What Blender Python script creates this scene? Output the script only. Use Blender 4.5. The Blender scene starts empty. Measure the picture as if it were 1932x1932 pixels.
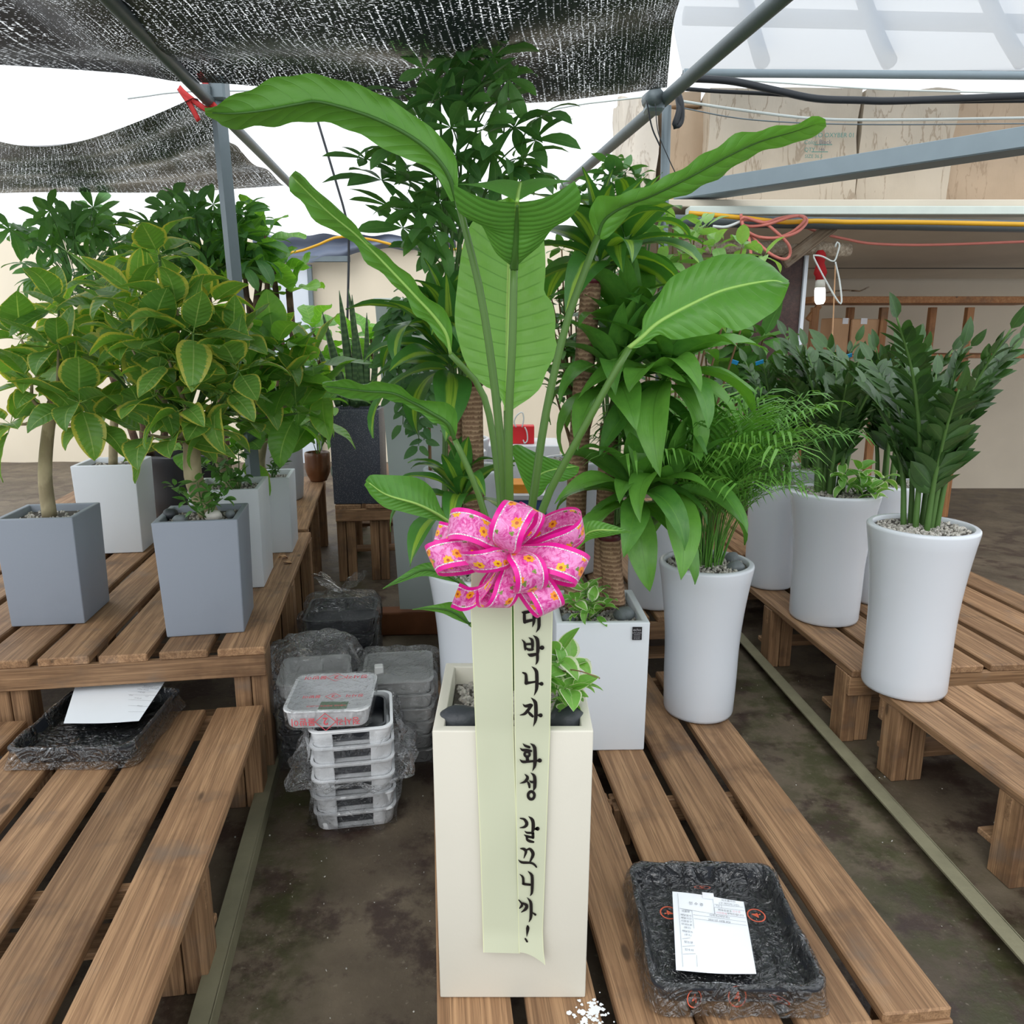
import bpy, bmesh, math, random
from mathutils import Vector, Matrix, Euler, noise
random.seed(7)
SC = bpy.context.scene
COL = SC.collection
PI = math.pi
R = math.radians

# ------------------------------------------------------------------ camera, world, exposure
F = 1450.0                       # focal length in photo pixels (1932 x 1932 frame)
PITCH = R(13.0)
CAMZ = 1.47
cd = bpy.data.cameras.new('camera')
cam = bpy.data.objects.new('camera', cd); COL.objects.link(cam)
cd.sensor_width = 36.0; cd.lens = 36.0 * F / 1932.0; cd.clip_start = 0.02; cd.clip_end = 200
cam.location = (0, 0, CAMZ); cam.rotation_euler = (PI / 2 - PITCH, 0, 0)
SC.camera = cam
SC.view_settings.view_transform = 'Standard'; SC.view_settings.look = 'None'
SC.view_settings.gamma = 1.0; SC.view_settings.use_curve_mapping = False
SC.view_settings.exposure = 0.0
SC.cycles.max_bounces = 8; SC.cycles.transparent_max_bounces = 24
SC.cycles.diffuse_bounces = 3; SC.cycles.glossy_bounces = 3; SC.cycles.transmission_bounces = 6
SC.cycles.sample_clamp_indirect = 6.0
SC.cycles.caustics_reflective = False; SC.cycles.caustics_refractive = False

W = bpy.data.worlds.new('overcast_sky'); SC.world = W; W.use_nodes = True
wn = W.node_tree; wn.nodes.clear()
bg = wn.nodes.new('ShaderNodeBackground'); wo = wn.nodes.new('ShaderNodeOutputWorld')
bg.inputs['Color'].default_value = (0.93, 0.97, 1.0, 1); bg.inputs['Strength'].default_value = 1.5
wn.links.new(bg.outputs[0], wo.inputs[0])
sd = bpy.data.lights.new('sun_offscreen', 'SUN'); sd.energy = 1.5; sd.angle = R(50); sd.color = (1, .99, .97)
sun = bpy.data.objects.new('sun_offscreen', sd); COL.objects.link(sun)
sun.rotation_euler = (R(38), R(-22), 0)      # high diffuse daylight from behind the camera, from the left
sun.location = (-3, -4, 8)

# ------------------------------------------------------------------ pixel -> world
CP, SP = math.cos(PITCH), math.sin(PITCH)
def ray(px, py):
    du = (px - 966) / F; dv = (py - 966) / F
    return Vector((du, CP - dv * SP, -SP - dv * CP))
def PY(px, py, Y):
    r = ray(px, py); return Vector((0, 0, CAMZ)) + r * (Y / r.y)
def PZ(px, py, z):
    r = ray(px, py); return Vector((0, 0, CAMZ)) + r * ((z - CAMZ) / r.z)
def pxsize(npx, py, Y):          # metres spanned by npx pixels at that height and depth
    return npx / F * (Y / ray(966, py).y)

# ------------------------------------------------------------------ object helpers
WM = {}
def link(o):
    COL.objects.link(o); return o
def tag(o, label=None, cat=None, group=None, kind=None):
    if label: o['label'] = label
    if cat: o['category'] = cat
    if group: o['group'] = group
    if kind: o['kind'] = kind
    return o
def thing(name, label, cat, loc=(0, 0, 0), rz=0, group=None):
    o = link(bpy.data.objects.new(name, None)); o.empty_display_size = .05
    o.location = loc; o.rotation_euler = (0, 0, rz)
    WM[o] = Matrix.Translation(loc) @ Matrix.Rotation(rz, 4, 'Z')
    return tag(o, label, cat, group)
def part(name, me, parent=None, mw=None, kind=None, label=None):
    o = link(bpy.data.objects.new(name, me))
    mw = mw if mw is not None else Matrix.Identity(4)
    o.matrix_basis = mw; WM[o] = mw
    if parent is not None:
        o.parent = parent; o.matrix_parent_inverse = WM[parent].inverted()
    if kind: o['kind'] = kind
    if label: o['label'] = label
    return o
def pinl(name, me, parent, ml, **k):        # part placed in the parent's local frame
    return part(name, me, parent, WM[parent] @ ml, **k)
def copy_tree(o, delta, parent=None):
    """copy a thing and its parts, moved by the world matrix delta"""
    c = o.copy(); COL.objects.link(c)
    mw = delta @ WM[o]; WM[c] = mw
    if parent is None:
        c.matrix_basis = mw
    else:
        c.parent = parent; c.matrix_parent_inverse = WM[parent].inverted(); c.matrix_basis = mw
    for ch in list(KIDS.get(o, ())):
        copy_tree(ch, delta, c)
    return c
KIDS = {}
_part0 = part
def part(name, me, parent=None, mw=None, kind=None, label=None):
    o = _part0(name, me, parent, mw, kind, label)
    if parent is not None: KIDS.setdefault(parent, []).append(o)
    return o
def struct(name, me, mw=None, label=None, cat=None):
    o = part(name, me, None, mw); o['kind'] = 'structure'
    if label: o['label'] = label
    if cat: o['category'] = cat
    return o
T = Matrix.Translation
def RZ(a): return Matrix.Rotation(a, 4, 'Z')
def RX(a): return Matrix.Rotation(a, 4, 'X')
def RYm(a): return Matrix.Rotation(a, 4, 'Y')
def S3(x, y, z): return Matrix.Diagonal((x, y, z, 1))

class MB:
    """collects shapes into one mesh"""
    def __init__(s): s.v = []; s.f = []; s.uv = []; s.mi = []; s.cur = 0
    def add(s, vs, fs, uvs=None):
        n = len(s.v); s.v += [tuple(v) for v in vs]
        s.uv += (uvs if uvs else [(0, 0)] * len(vs))
        for f in fs: s.f.append(tuple(i + n for i in f)); s.mi.append(s.cur)
        return s
    def box(s, c, size, m=None):
        x, y, z = [d / 2 for d in size]
        vs = [Vector((sx * x, sy * y, sz * z)) for sx in (-1, 1) for sy in (-1, 1) for sz in (-1, 1)]
        if m is not None: vs = [m @ v for v in vs]
        c = Vector(c); vs = [v + c for v in vs]
        return s.add(vs, [(0, 1, 3, 2), (4, 6, 7, 5), (0, 4, 5, 1), (2, 3, 7, 6), (0, 2, 6, 4), (1, 5, 7, 3)])
    def tube(s, pts, rad, n=8, cap=True, flat=1.0):
        pts = [Vector(p) for p in pts]
        if not hasattr(rad, '__len__'): rad = [rad] * len(pts)
        ref = None; vs = []; fs = []; uvs = []
        for i, p in enumerate(pts):
            d = (pts[min(i + 1, len(pts) - 1)] - pts[max(i - 1, 0)])
            if d.length < 1e-9: d = Vector((0, 0, 1))
            d.normalize()
            if ref is None:
                ref = d.cross(Vector((0, 1, 0)))
                if ref.length < .1: ref = d.cross(Vector((1, 0, 0)))
            ref = (ref - d * ref.dot(d)).normalized(); b = d.cross(ref)
            for k in range(n):
                a = 2 * PI * k / n
                vs.append(p + (ref * math.cos(a) + b * math.sin(a) * flat) * rad[i]); uvs.append((k / n, i / max(1, len(pts) - 1)))
        for i in range(len(pts) - 1):
            for k in range(n):
                fs.append((i * n + k, i * n + (k + 1) % n, (i + 1) * n + (k + 1) % n, (i + 1) * n + k))
        if cap:
            fs.append(tuple(range(n))[::-1]); fs.append(tuple((len(pts) - 1) * n + k for k in range(n)))
        return s.add(vs, fs, uvs)
    def lathe(s, prof, n=32, c=(0, 0, 0), close=False):
        vs = []; fs = []
        for r, z in prof:
            for k in range(n):
                a = 2 * PI * k / n; vs.append((c[0] + r * math.cos(a), c[1] + r * math.sin(a), c[2] + z))
        for i in range(len(prof) - 1):
            for k in range(n):
                fs.append((i * n + k, i * n + (k + 1) % n, (i + 1) * n + (k + 1) % n, (i + 1) * n + k))
        return s.add(vs, fs)
    def grid(s, fn, nu, nv):
        vs = []; uvs = []; fs = []
        for j in range(nv + 1):
            for i in range(nu + 1):
                vs.append(fn(i / nu, j / nv)); uvs.append((i / nu, j / nv))
        for j in range(nv):
            for i in range(nu):
                a = j * (nu + 1) + i; fs.append((a, a + 1, a + nu + 2, a + nu + 1))
        return s.add(vs, fs, uvs)
    def mesh(s, name, mat=None, smooth=True, mats=None):
        me = bpy.data.meshes.new(name); me.from_pydata(s.v, [], s.f)
        uvl = me.uv_layers.new(name='UVMap')
        li = [0] * len(me.loops); me.loops.foreach_get('vertex_index', li)
        flat = []
        for i in li: flat += s.uv[i]
        uvl.data.foreach_set('uv', flat)
        if smooth: me.polygons.foreach_set('use_smooth', [True] * len(me.polygons))
        for m in (mats or ([mat] if mat else [])): me.materials.append(m)
        if mats: me.polygons.foreach_set('material_index', s.mi)
        me.update(); return me
_bb = {}
def bevel_box(sx, sy, sz, b, mat, name='box', seg=1):
    key = (round(sx, 4), round(sy, 4), round(sz, 4), round(b, 4), mat.name, seg)
    if key in _bb: return _bb[key]
    bm = bmesh.new(); bmesh.ops.create_cube(bm, size=1.0)
    bmesh.ops.scale(bm, vec=(sx, sy, sz), verts=bm.verts)
    if b > 0: bmesh.ops.bevel(bm, geom=bm.edges[:] , offset=b, segments=seg, affect='EDGES', profile=.6)
    me = bpy.data.meshes.new(name); bm.to_mesh(me); bm.free(); me.materials.append(mat)
    _bb[key] = me; return me
def smoothmesh(me, ang=35):
    me.polygons.foreach_set('use_smooth', [True] * len(me.polygons))
    try: me.set_sharp_from_angle(angle=R(ang))
    except Exception: pass
    return me
def cr(pts, n):
    """Catmull-Rom through pts (any dimension lists), n samples spread by arc length"""
    P = [Vector(p) for p in pts]
    if len(P) == 2: return [P[0].lerp(P[1], i / (n - 1)) for i in range(n)]
    dense = []
    for i in range(len(P) - 1):
        p0 = P[i - 1] if i > 0 else P[0] * 2 - P[1]
        p3 = P[i + 2] if i + 2 < len(P) else P[-1] * 2 - P[-2]
        for k in range(12):
            t = k / 12; a, b = P[i], P[i + 1]
            dense.append(.5 * ((2 * a) + (b - p0) * t + (2 * p0 - 5 * a + 4 * b - p3) * t * t + (3 * a - p0 - 3 * b + p3) * t ** 3))
    dense.append(P[-1])
    acc = [0]
    for i in range(1, len(dense)): acc.append(acc[-1] + (dense[i] - dense[i - 1]).length)
    out = []; j = 0
    for k in range(n):
        s = acc[-1] * k / (n - 1)
        while j < len(acc) - 2 and acc[j + 1] < s: j += 1
        d = acc[j + 1] - acc[j]; t = (s - acc[j]) / d if d > 1e-12 else 0
        out.append(dense[j].lerp(dense[j + 1], min(1, max(0, t))))
    return out
def lerp(a, b, t): return a + (b - a) * t
def pw(x, tab):
    if x <= tab[0][0]: return tab[0][1]
    for (a, va), (b, vb) in zip(tab, tab[1:]):
        if x <= b: return va + (vb - va) * (x - a) / (b - a)
    return tab[-1][1]
# ------------------------------------------------------------------ materials
class NT:
    def __init__(s, name):
        m = bpy.data.materials.new(name); m.use_nodes = True; s.m = m; s.t = m.node_tree; s.t.nodes.clear()
        s.out = s.t.nodes.new('ShaderNodeOutputMaterial')
    def n(s, typ, ins=None, **kw):
        nd = s.t.nodes.new(typ)
        for k, v in kw.items(): setattr(nd, k, v)
        for k, v in (ins or {}).items():
            i = nd.inputs[k]
            if hasattr(v, 'is_output') or isinstance(v, bpy.types.NodeSocket): s.t.links.new(v, i)
            else: i.default_value = (*v, 1) if (i.type == 'RGBA' and len(v) == 3) else v
        return nd
    def math(s, op, a, b=0.0, c=None, clamp=False):
        d = {0: a, 1: b}
        if c is not None: d[2] = c
        return s.n('ShaderNodeMath', d, operation=op, use_clamp=clamp).outputs[0]
    def mix(s, f, a, b, blend='MIX'):
        nd = s.n('ShaderNodeMix', data_type='RGBA', blend_type=blend)
        for k, v in ((0, f), (6, a), (7, b)):
            i = nd.inputs[k]
            if isinstance(v, bpy.types.NodeSocket): s.t.links.new(v, i)
            else: i.default_value = (*v, 1) if k > 0 and len(v) == 3 else v
        return nd.outputs[2]
    def step(s, x, e0, e1):
        return s.n('ShaderNodeMapRange', {0: x, 1: e0, 2: e1, 3: 0.0, 4: 1.0}, interpolation_type='SMOOTHSTEP').outputs[0]
    def noise(s, vec, scale, detail=3, rough=.55, dist=0):
        return s.n('ShaderNodeTexNoise', {'Vector': vec, 'Scale': scale, 'Detail': detail, 'Roughness': rough, 'Distortion': dist}).outputs['Fac']
    def coord(s, k='Object'):
        return s.n('ShaderNodeTexCoord').outputs[k]
    def mapping(s, vec, scale=(1, 1, 1), loc=(0, 0, 0), rot=(0, 0, 0)):
        return s.n('ShaderNodeMapping', {'Vector': vec, 'Scale': scale, 'Location': loc, 'Rotation': rot}).outputs[0]
    def bump(s, h, strength=.3, dist=.01):
        return s.n('ShaderNodeBump', {'Height': h, 'Strength': strength, 'Distance': dist}).outputs[0]
    def bsdf(s, col, rough=.5, spec=.5, metal=0, normal=None, **k):
        d = {'Base Color': col, 'Roughness': rough, 'Specular IOR Level': spec, 'Metallic': metal}
        if normal is not None: d['Normal'] = normal
        d.update(k)
        return s.n('ShaderNodeBsdfPrincipled', d).outputs[0]
    def mixs(s, f, a, b):
        return s.n('ShaderNodeMixShader', {0: f, 1: a, 2: b}).outputs[0]
    def done(s, sh):
        s.t.links.new(sh, s.out.inputs[0]); return s.m
    def rnd(s): return s.n('ShaderNodeObjectInfo').outputs['Random']

def hexc(r, g, b):
    f = lambda c: ((c / 255 + .055) / 1.055) ** 2.4 if c > 10 else c / 255 / 12.92
    return (f(r), f(g), f(b))

def plain(name, col, rough=.5, spec=.5, metal=0, var=.12, scale=6, bump=0, bscale=60):
    t = NT(name); co = t.coord(); n = t.noise(co, scale, 4)
    c2 = tuple(c * (1 - var) for c in col); c1 = tuple(min(1, c * (1 + var)) for c in col)
    c = t.mix(n, c2, c1)
    nm = t.bump(t.noise(co, bscale, 3), bump, .004) if bump else None
    return t.done(t.bsdf(c, rough, spec, metal, nm))

def wood_mat(name, light, dark, grey=.15, rough=.62, gsc=1.0, wet=(.07, .035, .018)):
    t = NT(name); co = t.coord(); rn = t.rnd()
    off = t.n('ShaderNodeCombineXYZ', {0: t.math('MULTIPLY', rn, 7.0), 1: t.math('MULTIPLY', rn, 13.0), 2: t.math('MULTIPLY', rn, 3.0)}).outputs[0]
    v = t.n('ShaderNodeVectorMath', {0: co, 1: off}, operation='ADD').outputs[0]
    g1 = t.noise(t.mapping(v, (60 * gsc, 2.2 * gsc, 60 * gsc)), 1.0, 5, .6, .8)
    g2 = t.noise(t.mapping(v, (260 * gsc, 4 * gsc, 260 * gsc)), 1.0, 3, .65)
    big = t.noise(v, 4.5, 4, .6)
    c = t.mix(t.step(g1, .35, .7), dark, light)
    c = t.mix(t.math('MULTIPLY', t.step(g2, .46, .66), .6), c, tuple(x * .55 for x in dark))
    c = t.mix(t.math('MULTIPLY', t.step(big, .52, .75), .65), c, wet)
    c = t.mix(t.math('MULTIPLY', t.step(t.noise(v, 9, 3), .55, .8), grey), c, (.30, .27, .23))
    hs = t.n('ShaderNodeHueSaturation', {'Hue': .5, 'Saturation': 1.0, 'Value': t.math('ADD', .82, t.math('MULTIPLY', rn, .36)), 'Fac': 1.0, 'Color': c}).outputs[0]
    kn = t.n('ShaderNodeTexVoronoi', {'Vector': t.mapping(v, (9, 3.2, 9)), 'Scale': 1.0}).outputs['Distance']
    hs = t.mix(t.math('MULTIPLY', t.math('SUBTRACT', 1.0, t.step(kn, .05, .11)), .75), hs, (.05, .028, .015))
    nm = t.bump(t.math('ADD', g1, t.math('MULTIPLY', g2, .6)), .35, .003)
    return t.done(t.bsdf(hs, rough, .35, 0, nm))

LG = 1.75
def leaf_mat(name, c1, c2, mid=None, midw=.05, veins=0, slant=.6, veincol=None, veinamt=.35, edge=None, edgew=.72, edgen=.5,
             stripe=None, stripew=.4, stripe2=None, rough=.38, trans=.3, spec=.5, bump=.25, tcol=None, blotch=0, coat=0):
    t = NT(name); uv = t.coord('UV'); sx = t.n('ShaderNodeSeparateXYZ', {0: uv}); u, v = sx.outputs[0], sx.outputs[1]
    rn = t.rnd(); co = t.coord('Object')
    gain = LG
    def soft(q):
        l = .25 * q[0] + .65 * q[1] + .1 * q[2]
        return tuple(min(.9, (x * .92 + l * .08) * gain * k) for x, k in zip(q, (1.12, 1.0, .9)))
    c1, c2 = soft(c1), soft(c2)
    a = t.math('MULTIPLY', t.math('ABSOLUTE', t.math('SUBTRACT', u, .5)), 2.0)
    roff = t.n('ShaderNodeCombineXYZ', {0: t.math('MULTIPLY', rn, 9.0), 1: t.math('MULTIPLY', rn, 5.0), 2: 0.0}).outputs[0]
    uvr = t.n('ShaderNodeVectorMath', {0: t.mapping(uv, (2.2, 5, 1)), 1: roff}, operation='ADD').outputs[0]
    nz = t.noise(uvr, 1.6, 4, .6)
    c = t.mix(t.math('ADD', t.math('MULTIPLY', nz, .6), t.math('MULTIPLY', t.math('SUBTRACT', rn, .2), .55), clamp=True), c1, c2)
    if stripe:
        sn = t.noise(t.mapping(uvr, (6, .5, 1)), 1.5, 3)
        sm = t.math('ADD', a, t.math('MULTIPLY', t.math('SUBTRACT', sn, .5), .35))
        f = t.math('SUBTRACT', 1.0, t.step(sm, stripew * .75, stripew * 1.15))
        c = t.mix(f, c, stripe)
        if stripe2:
            f2 = t.math('MULTIPLY', t.step(t.noise(t.mapping(uv, (26, .7, 1)), 1.0, 2), .52, .6), .8)
            c = t.mix(t.math('MULTIPLY', f2, f), c, stripe2)
    if edge:
        en = t.noise(t.mapping(uvr, (2.5, 3, 1)), 2.2, 4, .65)
        em = t.math('ADD', a, t.math('MULTIPLY', t.math('SUBTRACT', en, .5), edgen))
        em = t.math('ADD', em, t.math('MULTIPLY', t.math('SUBTRACT', rn, .5), .3))
        c = t.mix(t.step(em, edgew, edgew + .05), c, edge)
    if blotch:
        c = t.mix(t.math('MULTIPLY', t.step(t.noise(uvr, 6, 3), .6, .7), blotch), c, tuple(x * .6 for x in c1))
    h = None
    if veins:
        ph = t.math('SUBTRACT', t.math('MULTIPLY', v, float(veins)), t.math('MULTIPLY', t.math('POWER', a, 1.3), slant * veins * .16))
        fr = t.math('ABSOLUTE', t.math('SUBTRACT', t.math('FRACT', ph), .5))
        vm = t.math('SUBTRACT', 1.0, t.step(fr, .015, .075))
        vm = t.math('MULTIPLY', vm, t.math('SUBTRACT', 1.0, t.step(a, .75, .98)))
        c = t.mix(t.math('MULTIPLY', vm, veinamt), c, veincol or tuple(min(1, x * 1.9) for x in c2))
        h = t.math('ADD', t.math('MULTIPLY', vm, -.5), t.math('MULTIPLY', t.step(fr, 0.0, .5), .8))
    if mid:
        mm = t.math('SUBTRACT', 1.0, t.step(a, midw * .5, midw))
        c = t.mix(mm, c, mid)
    fine = t.noise(t.mapping(uv, (70, 4, 1)), 1.0, 2)
    h = t.math('ADD', h, t.math('MULTIPLY', fine, .25)) if h is not None else fine
    nm = t.bump(h, bump, .004)
    b = t.bsdf(c, rough, spec, 0, nm, **({'Coat Weight': coat, 'Coat Roughness': .2} if coat else {}))
    tr = t.n('ShaderNodeBsdfTranslucent', {'Color': t.mix(1.0, c, tcol or (1.4, 1.4, .5), 'MULTIPLY')}).outputs[0]
    return t.done(t.mixs(trans, b, tr))

M = {}
M['wood'] = wood_mat('weathered_pallet_wood', hexc(172, 136, 101), hexc(132, 100, 72), .2)
M['wood_near'] = M['wood']
M['wood_old'] = wood_mat('grey_old_wood', hexc(140, 124, 104), hexc(100, 84, 68), .5, .8)
M['wood_shelf'] = wood_mat('shelf_wood', hexc(176, 128, 84), hexc(150, 100, 60), .1, .6)
M['log'] = wood_mat('weathered_log', hexc(186, 174, 156), hexc(140, 126, 108), .6, .85, .7)
M['brown_panel'] = wood_mat('dark_brown_laminate', hexc(78, 52, 46), hexc(58, 38, 34), 0, .45, .6, (.03, .02, .018))

def pot_mat(name, col, rough=.35, spec=.5, speck=None, bump=.04, grime=.1):
    t = NT(name); co = t.coord(); n = t.noise(co, 5, 5, .6)
    c = t.mix(t.math('MULTIPLY', t.step(n, .45, .8), grime * 2), col, tuple(x * .72 for x in col))
    if speck:
        vz = t.n('ShaderNodeTexVoronoi', {'Vector': co, 'Scale': 170.0}).outputs['Distance']
        c = t.mix(t.math('MULTIPLY', t.math('SUBTRACT', 1.0, t.step(vz, .12, .28)), .7), c, speck)
    nm = t.bump(t.noise(co, 90, 3), bump, .003)
    return t.done(t.bsdf(c, rough, spec, 0, nm))
M['cream'] = pot_mat('cream_matte_planter', hexc(212, 208, 195), .55, .3, None, .08, .06)
M['white_pot'] = pot_mat('white_glazed_planter', hexc(207, 212, 219), .24, .5, None, .02, .05)
M['white_sq'] = pot_mat('white_satin_planter', hexc(213, 219, 225), .4, .45, None, .04, .05)
M['slate'] = pot_mat('slate_grey_planter', hexc(140, 148, 160), .5, .35, None, .08, .1)
M['granite'] = pot_mat('speckled_charcoal_planter', hexc(62, 66, 76), .45, .4, (.5, .5, .52), .05, .05)
M['pale_panel'] = pot_mat('pale_grey_green_panel', hexc(176, 186, 184), .5, .4, None, .02, .08)
M['black_pot'] = plain('black_plastic', (.018, .019, .022), .38, .5, 0, .2, 8)
M['black_tray'] = plain('black_moulded_plastic', (.022, .025, .032), .3, .5, 0, .15, 8)
M['white_tray'] = plain('white_moulded_plastic', (.88, .90, .92), .3, .45, 0, .03, 6)
M['grey_tray'] = plain('grey_moulded_plastic', (.50, .51, .50), .4, .4, 0, .08, 6)
M['brown_glaze'] = plain('brown_glazed_clay', (.14, .055, .022), .22, .6, 0, .5, 9)
M['celadon'] = plain('celadon_glaze', (.28, .38, .33), .25, .6, 0, .3, 14)
M['terrazzo'] = pot_mat('light_grey_column_pot', hexc(188, 190, 196), .5, .35, None, .05, .1)
M['soil'] = plain('dark_soil', (.10, .09, .08), .9, .2, 0, .4, 40, .5, 120)
def gravel_mat(name, cols):
    t = NT(name); co = t.coord(); v = t.n('ShaderNodeTexVoronoi', {'Vector': co, 'Scale': 120.0}).outputs['Color']
    s = t.n('ShaderNodeSeparateColor', {0: v}).outputs[0]
    c = t.mix(s, cols[0], cols[1]); c = t.mix(t.step(t.noise(co, 160, 2), .5, .7), c, cols[2])
    return t.done(t.bsdf(c, .85, .25))
M['gravel'] = gravel_mat('grey_gravel', [hexc(140, 138, 132), hexc(206, 202, 194), hexc(166, 158, 148)])
M['pebble_black'] = plain('black_river_stone', (.035, .04, .047), .5, .45, 0, .35, 30, .3, 120)
M['pebble_grey'] = plain('grey_river_stone', (.16, .18, .19), .6, .35, 0, .3, 40, .3, 150)
M['pebble_white'] = plain('white_river_stone', (.66, .63, .58), .6, .35, 0, .15, 50, .25, 150)

def floor_mat():
    t = NT('damp_stained_concrete'); co = t.coord()
    b1 = t.noise(co, 2.3, 6, .62); b2 = t.noise(t.mapping(co, (1, 1, 1), (5, 3, 0)), 4.2, 7, .7); f = t.noise(co, 60, 4)
    c = t.mix(t.step(b1, .3, .7), hexc(80, 70, 58), hexc(112, 100, 84))
    c = t.mix(t.math('MULTIPLY', t.step(b2, .47, .60), .85), c, hexc(54, 38, 34))
    sx = t.n('ShaderNodeSeparateXYZ', {0: co}); x, y = sx.outputs[0], sx.outputs[1]
    xl = t.math('ADD', x, t.math('MULTIPLY', y, .13))          # along the left rail
    gl = t.math('SUBTRACT', 1.0, t.step(t.math('ABSOLUTE', t.math('ADD', xl, .40)), .02, .20))
    gr = t.math('SUBTRACT', 1.0, t.step(t.math('ABSOLUTE', t.math('SUBTRACT', t.math('ADD', x, t.math('MULTIPLY', y, .06)), 1.22)), .05, .30))
    moss = t.math('MULTIPLY', t.math('MAXIMUM', gl, gr), t.step(t.noise(co, 7, 5, .7), .4, .62))
    c = t.mix(t.math('MULTIPLY', moss, .75), c, hexc(58, 62, 30))
    c = t.mix(t.math('MULTIPLY', t.step(f, .62, .72), .4), c, hexc(140, 130, 115))
    rough = t.n('ShaderNodeMapRange', {0: b2, 1: .4, 2: .65, 3: .62, 4: .38}).outputs[0]
    nm = t.bump(t.math('ADD', f, t.math('MULTIPLY', b2, 2.0)), .35, .004)
    return t.done(t.bsdf(c, rough, .4, 0, nm))
M['floor'] = floor_mat()
M['steel'] = plain('galvanised_steel', hexc(112, 124, 130), .45, .5, .35, .12, 12, .1, 60)
M['steel_dark'] = plain('dull_grey_pipe', hexc(92, 102, 106), .45, .5, .3, .15, 14, .1, 60)
M['steel_blue'] = plain('blue_grey_painted_steel', hexc(128, 142, 150), .5, .4, .1, .1, 8)
M['rust'] = plain('rusty_steel', hexc(112, 70, 44), .8, .3, .1, .5, 9, .4, 60)
M['angle'] = plain('dirty_steel_angle', hexc(132, 128, 104), .6, .4, .1, .35, 9, .3, 50)
M['gutter'] = plain('chalky_white_gutter', hexc(205, 215, 208), .6, .3, 0, .1, 12)
M['paper'] = plain('white_paper', (.86, .9, .95), .75, .2, 0, .015, 5)
M['ink'] = plain('grey_ink', (.16, .17, .20), .8, .1)
M['ink_red'] = plain('red_ink', (.62, .10, .12), .7, .2)
M['ink_pink'] = plain('pink_ink', (.70, .30, .36), .8, .1)
M['ink_teal'] = plain('teal_stencil_ink', hexc(96, 150, 140), .8, .1)
M['ink_black'] = plain('black_ink', (.014, .011, .010), .6, .2)
M['print_red'] = plain('orange_red_print', (.55, .10, .05), .5, .4)
M['sticker'] = plain('black_sticker', (.012, .012, .015), .35, .5)
M['sticker_white'] = plain('pale_sticker_print', (.45, .45, .48), .5, .3)
M['label_green'] = plain('green_paper_label', hexc(128, 160, 128), .6, .3)
M['rubber'] = plain('black_rubber', (.02, .024, .03), .55, .4)
M['yellow_cable'] = plain('yellow_cable', hexc(214, 162, 30), .45, .5)
M['pink_cable'] = plain('salmon_cable', hexc(196, 116, 104), .5, .4)
M['white_cable'] = plain('white_cord', hexc(205, 212, 210), .5, .4)
M['red_tape'] = plain('red_tape', hexc(190, 40, 40), .5, .4)
M['red_cloth'] = plain('red_cloth', hexc(150, 30, 34), .8, .2)
M['blue_tag'] = plain('blue_plastic_tag', hexc(40, 150, 210), .4, .5)
M['tarp'] = plain('blue_grey_tarp', hexc(112, 122, 142), .55, .4, 0, .2, 3, .3, 12)
M['door_white'] = plain('white_door', hexc(218, 226, 236), .5, .4, 0, .03)
M['beige_wall'] = plain('stained_beige_curtain', hexc(238, 226, 204), .8, .2, 0, .09, 1.1, .1, 10)
M['shed_wall'] = plain('beige_shed_board', hexc(206, 194, 176), .75, .2, 0, .12, 2)
M['soffit'] = plain('shed_soffit_board', hexc(206, 196, 180), .8, .2, 0, .15, 2)
M['socket'] = plain('grey_socket', hexc(190, 190, 180), .5, .4)
def card_mat(name, col, stain):
    t = NT(name); co = t.coord(); v = t.mapping(co, (5, 5, 1.2))
    n1 = t.noise(v, 1.0, 5, .6, .6); n2 = t.noise(co, 3, 4)
    c = t.mix(t.step(n2, .35, .7), col, tuple(x * .86 for x in col))
    lines = t.math('ABSOLUTE', t.math('SUBTRACT', n1, .5))
    c = t.mix(t.math('MULTIPLY', t.math('SUBTRACT', 1.0, t.step(lines, .004, .018)), stain), c, hexc(120, 92, 64))
    nm = t.bump(t.math('ADD', n2, n1), .35, .02)
    return t.done(t.bsdf(c, .8, .2, 0, nm))
M['card'] = card_mat('old_cardboard', hexc(206, 192, 172), .4)
M['card2'] = card_mat('tan_cardboard', hexc(196, 172, 146), .25)
M['card_new'] = card_mat('new_cardboard', hexc(200, 160, 124), .0)
M['sack'] = card_mat('pale_paper_sack', hexc(226, 216, 202), .3)
M['tape_white'] = plain('white_tape', hexc(220, 220, 225), .4, .4)
M['red_bag'] = plain('red_paper_bag', hexc(205, 40, 45), .5, .4)
M['orange_box'] = plain('orange_carton', hexc(214, 140, 40), .6, .3)
M['blue_crate'] = plain('blue_plastic', hexc(70, 95, 150), .4, .4)
M['white_plastic'] = plain('white_plastic', hexc(215, 218, 222), .35, .4)
M['paint'] = plain('spilled_white_paint', (.78, .8, .8), .5, .4)

def emit(name, col, st):
    t = NT(name); return t.done(t.n('ShaderNodeEmission', {'Color': (*col, 1), 'Strength': st}).outputs[0])
M['bulb'] = emit('lit_lamp_tube', (1, .97, .9), 6.0)

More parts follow.
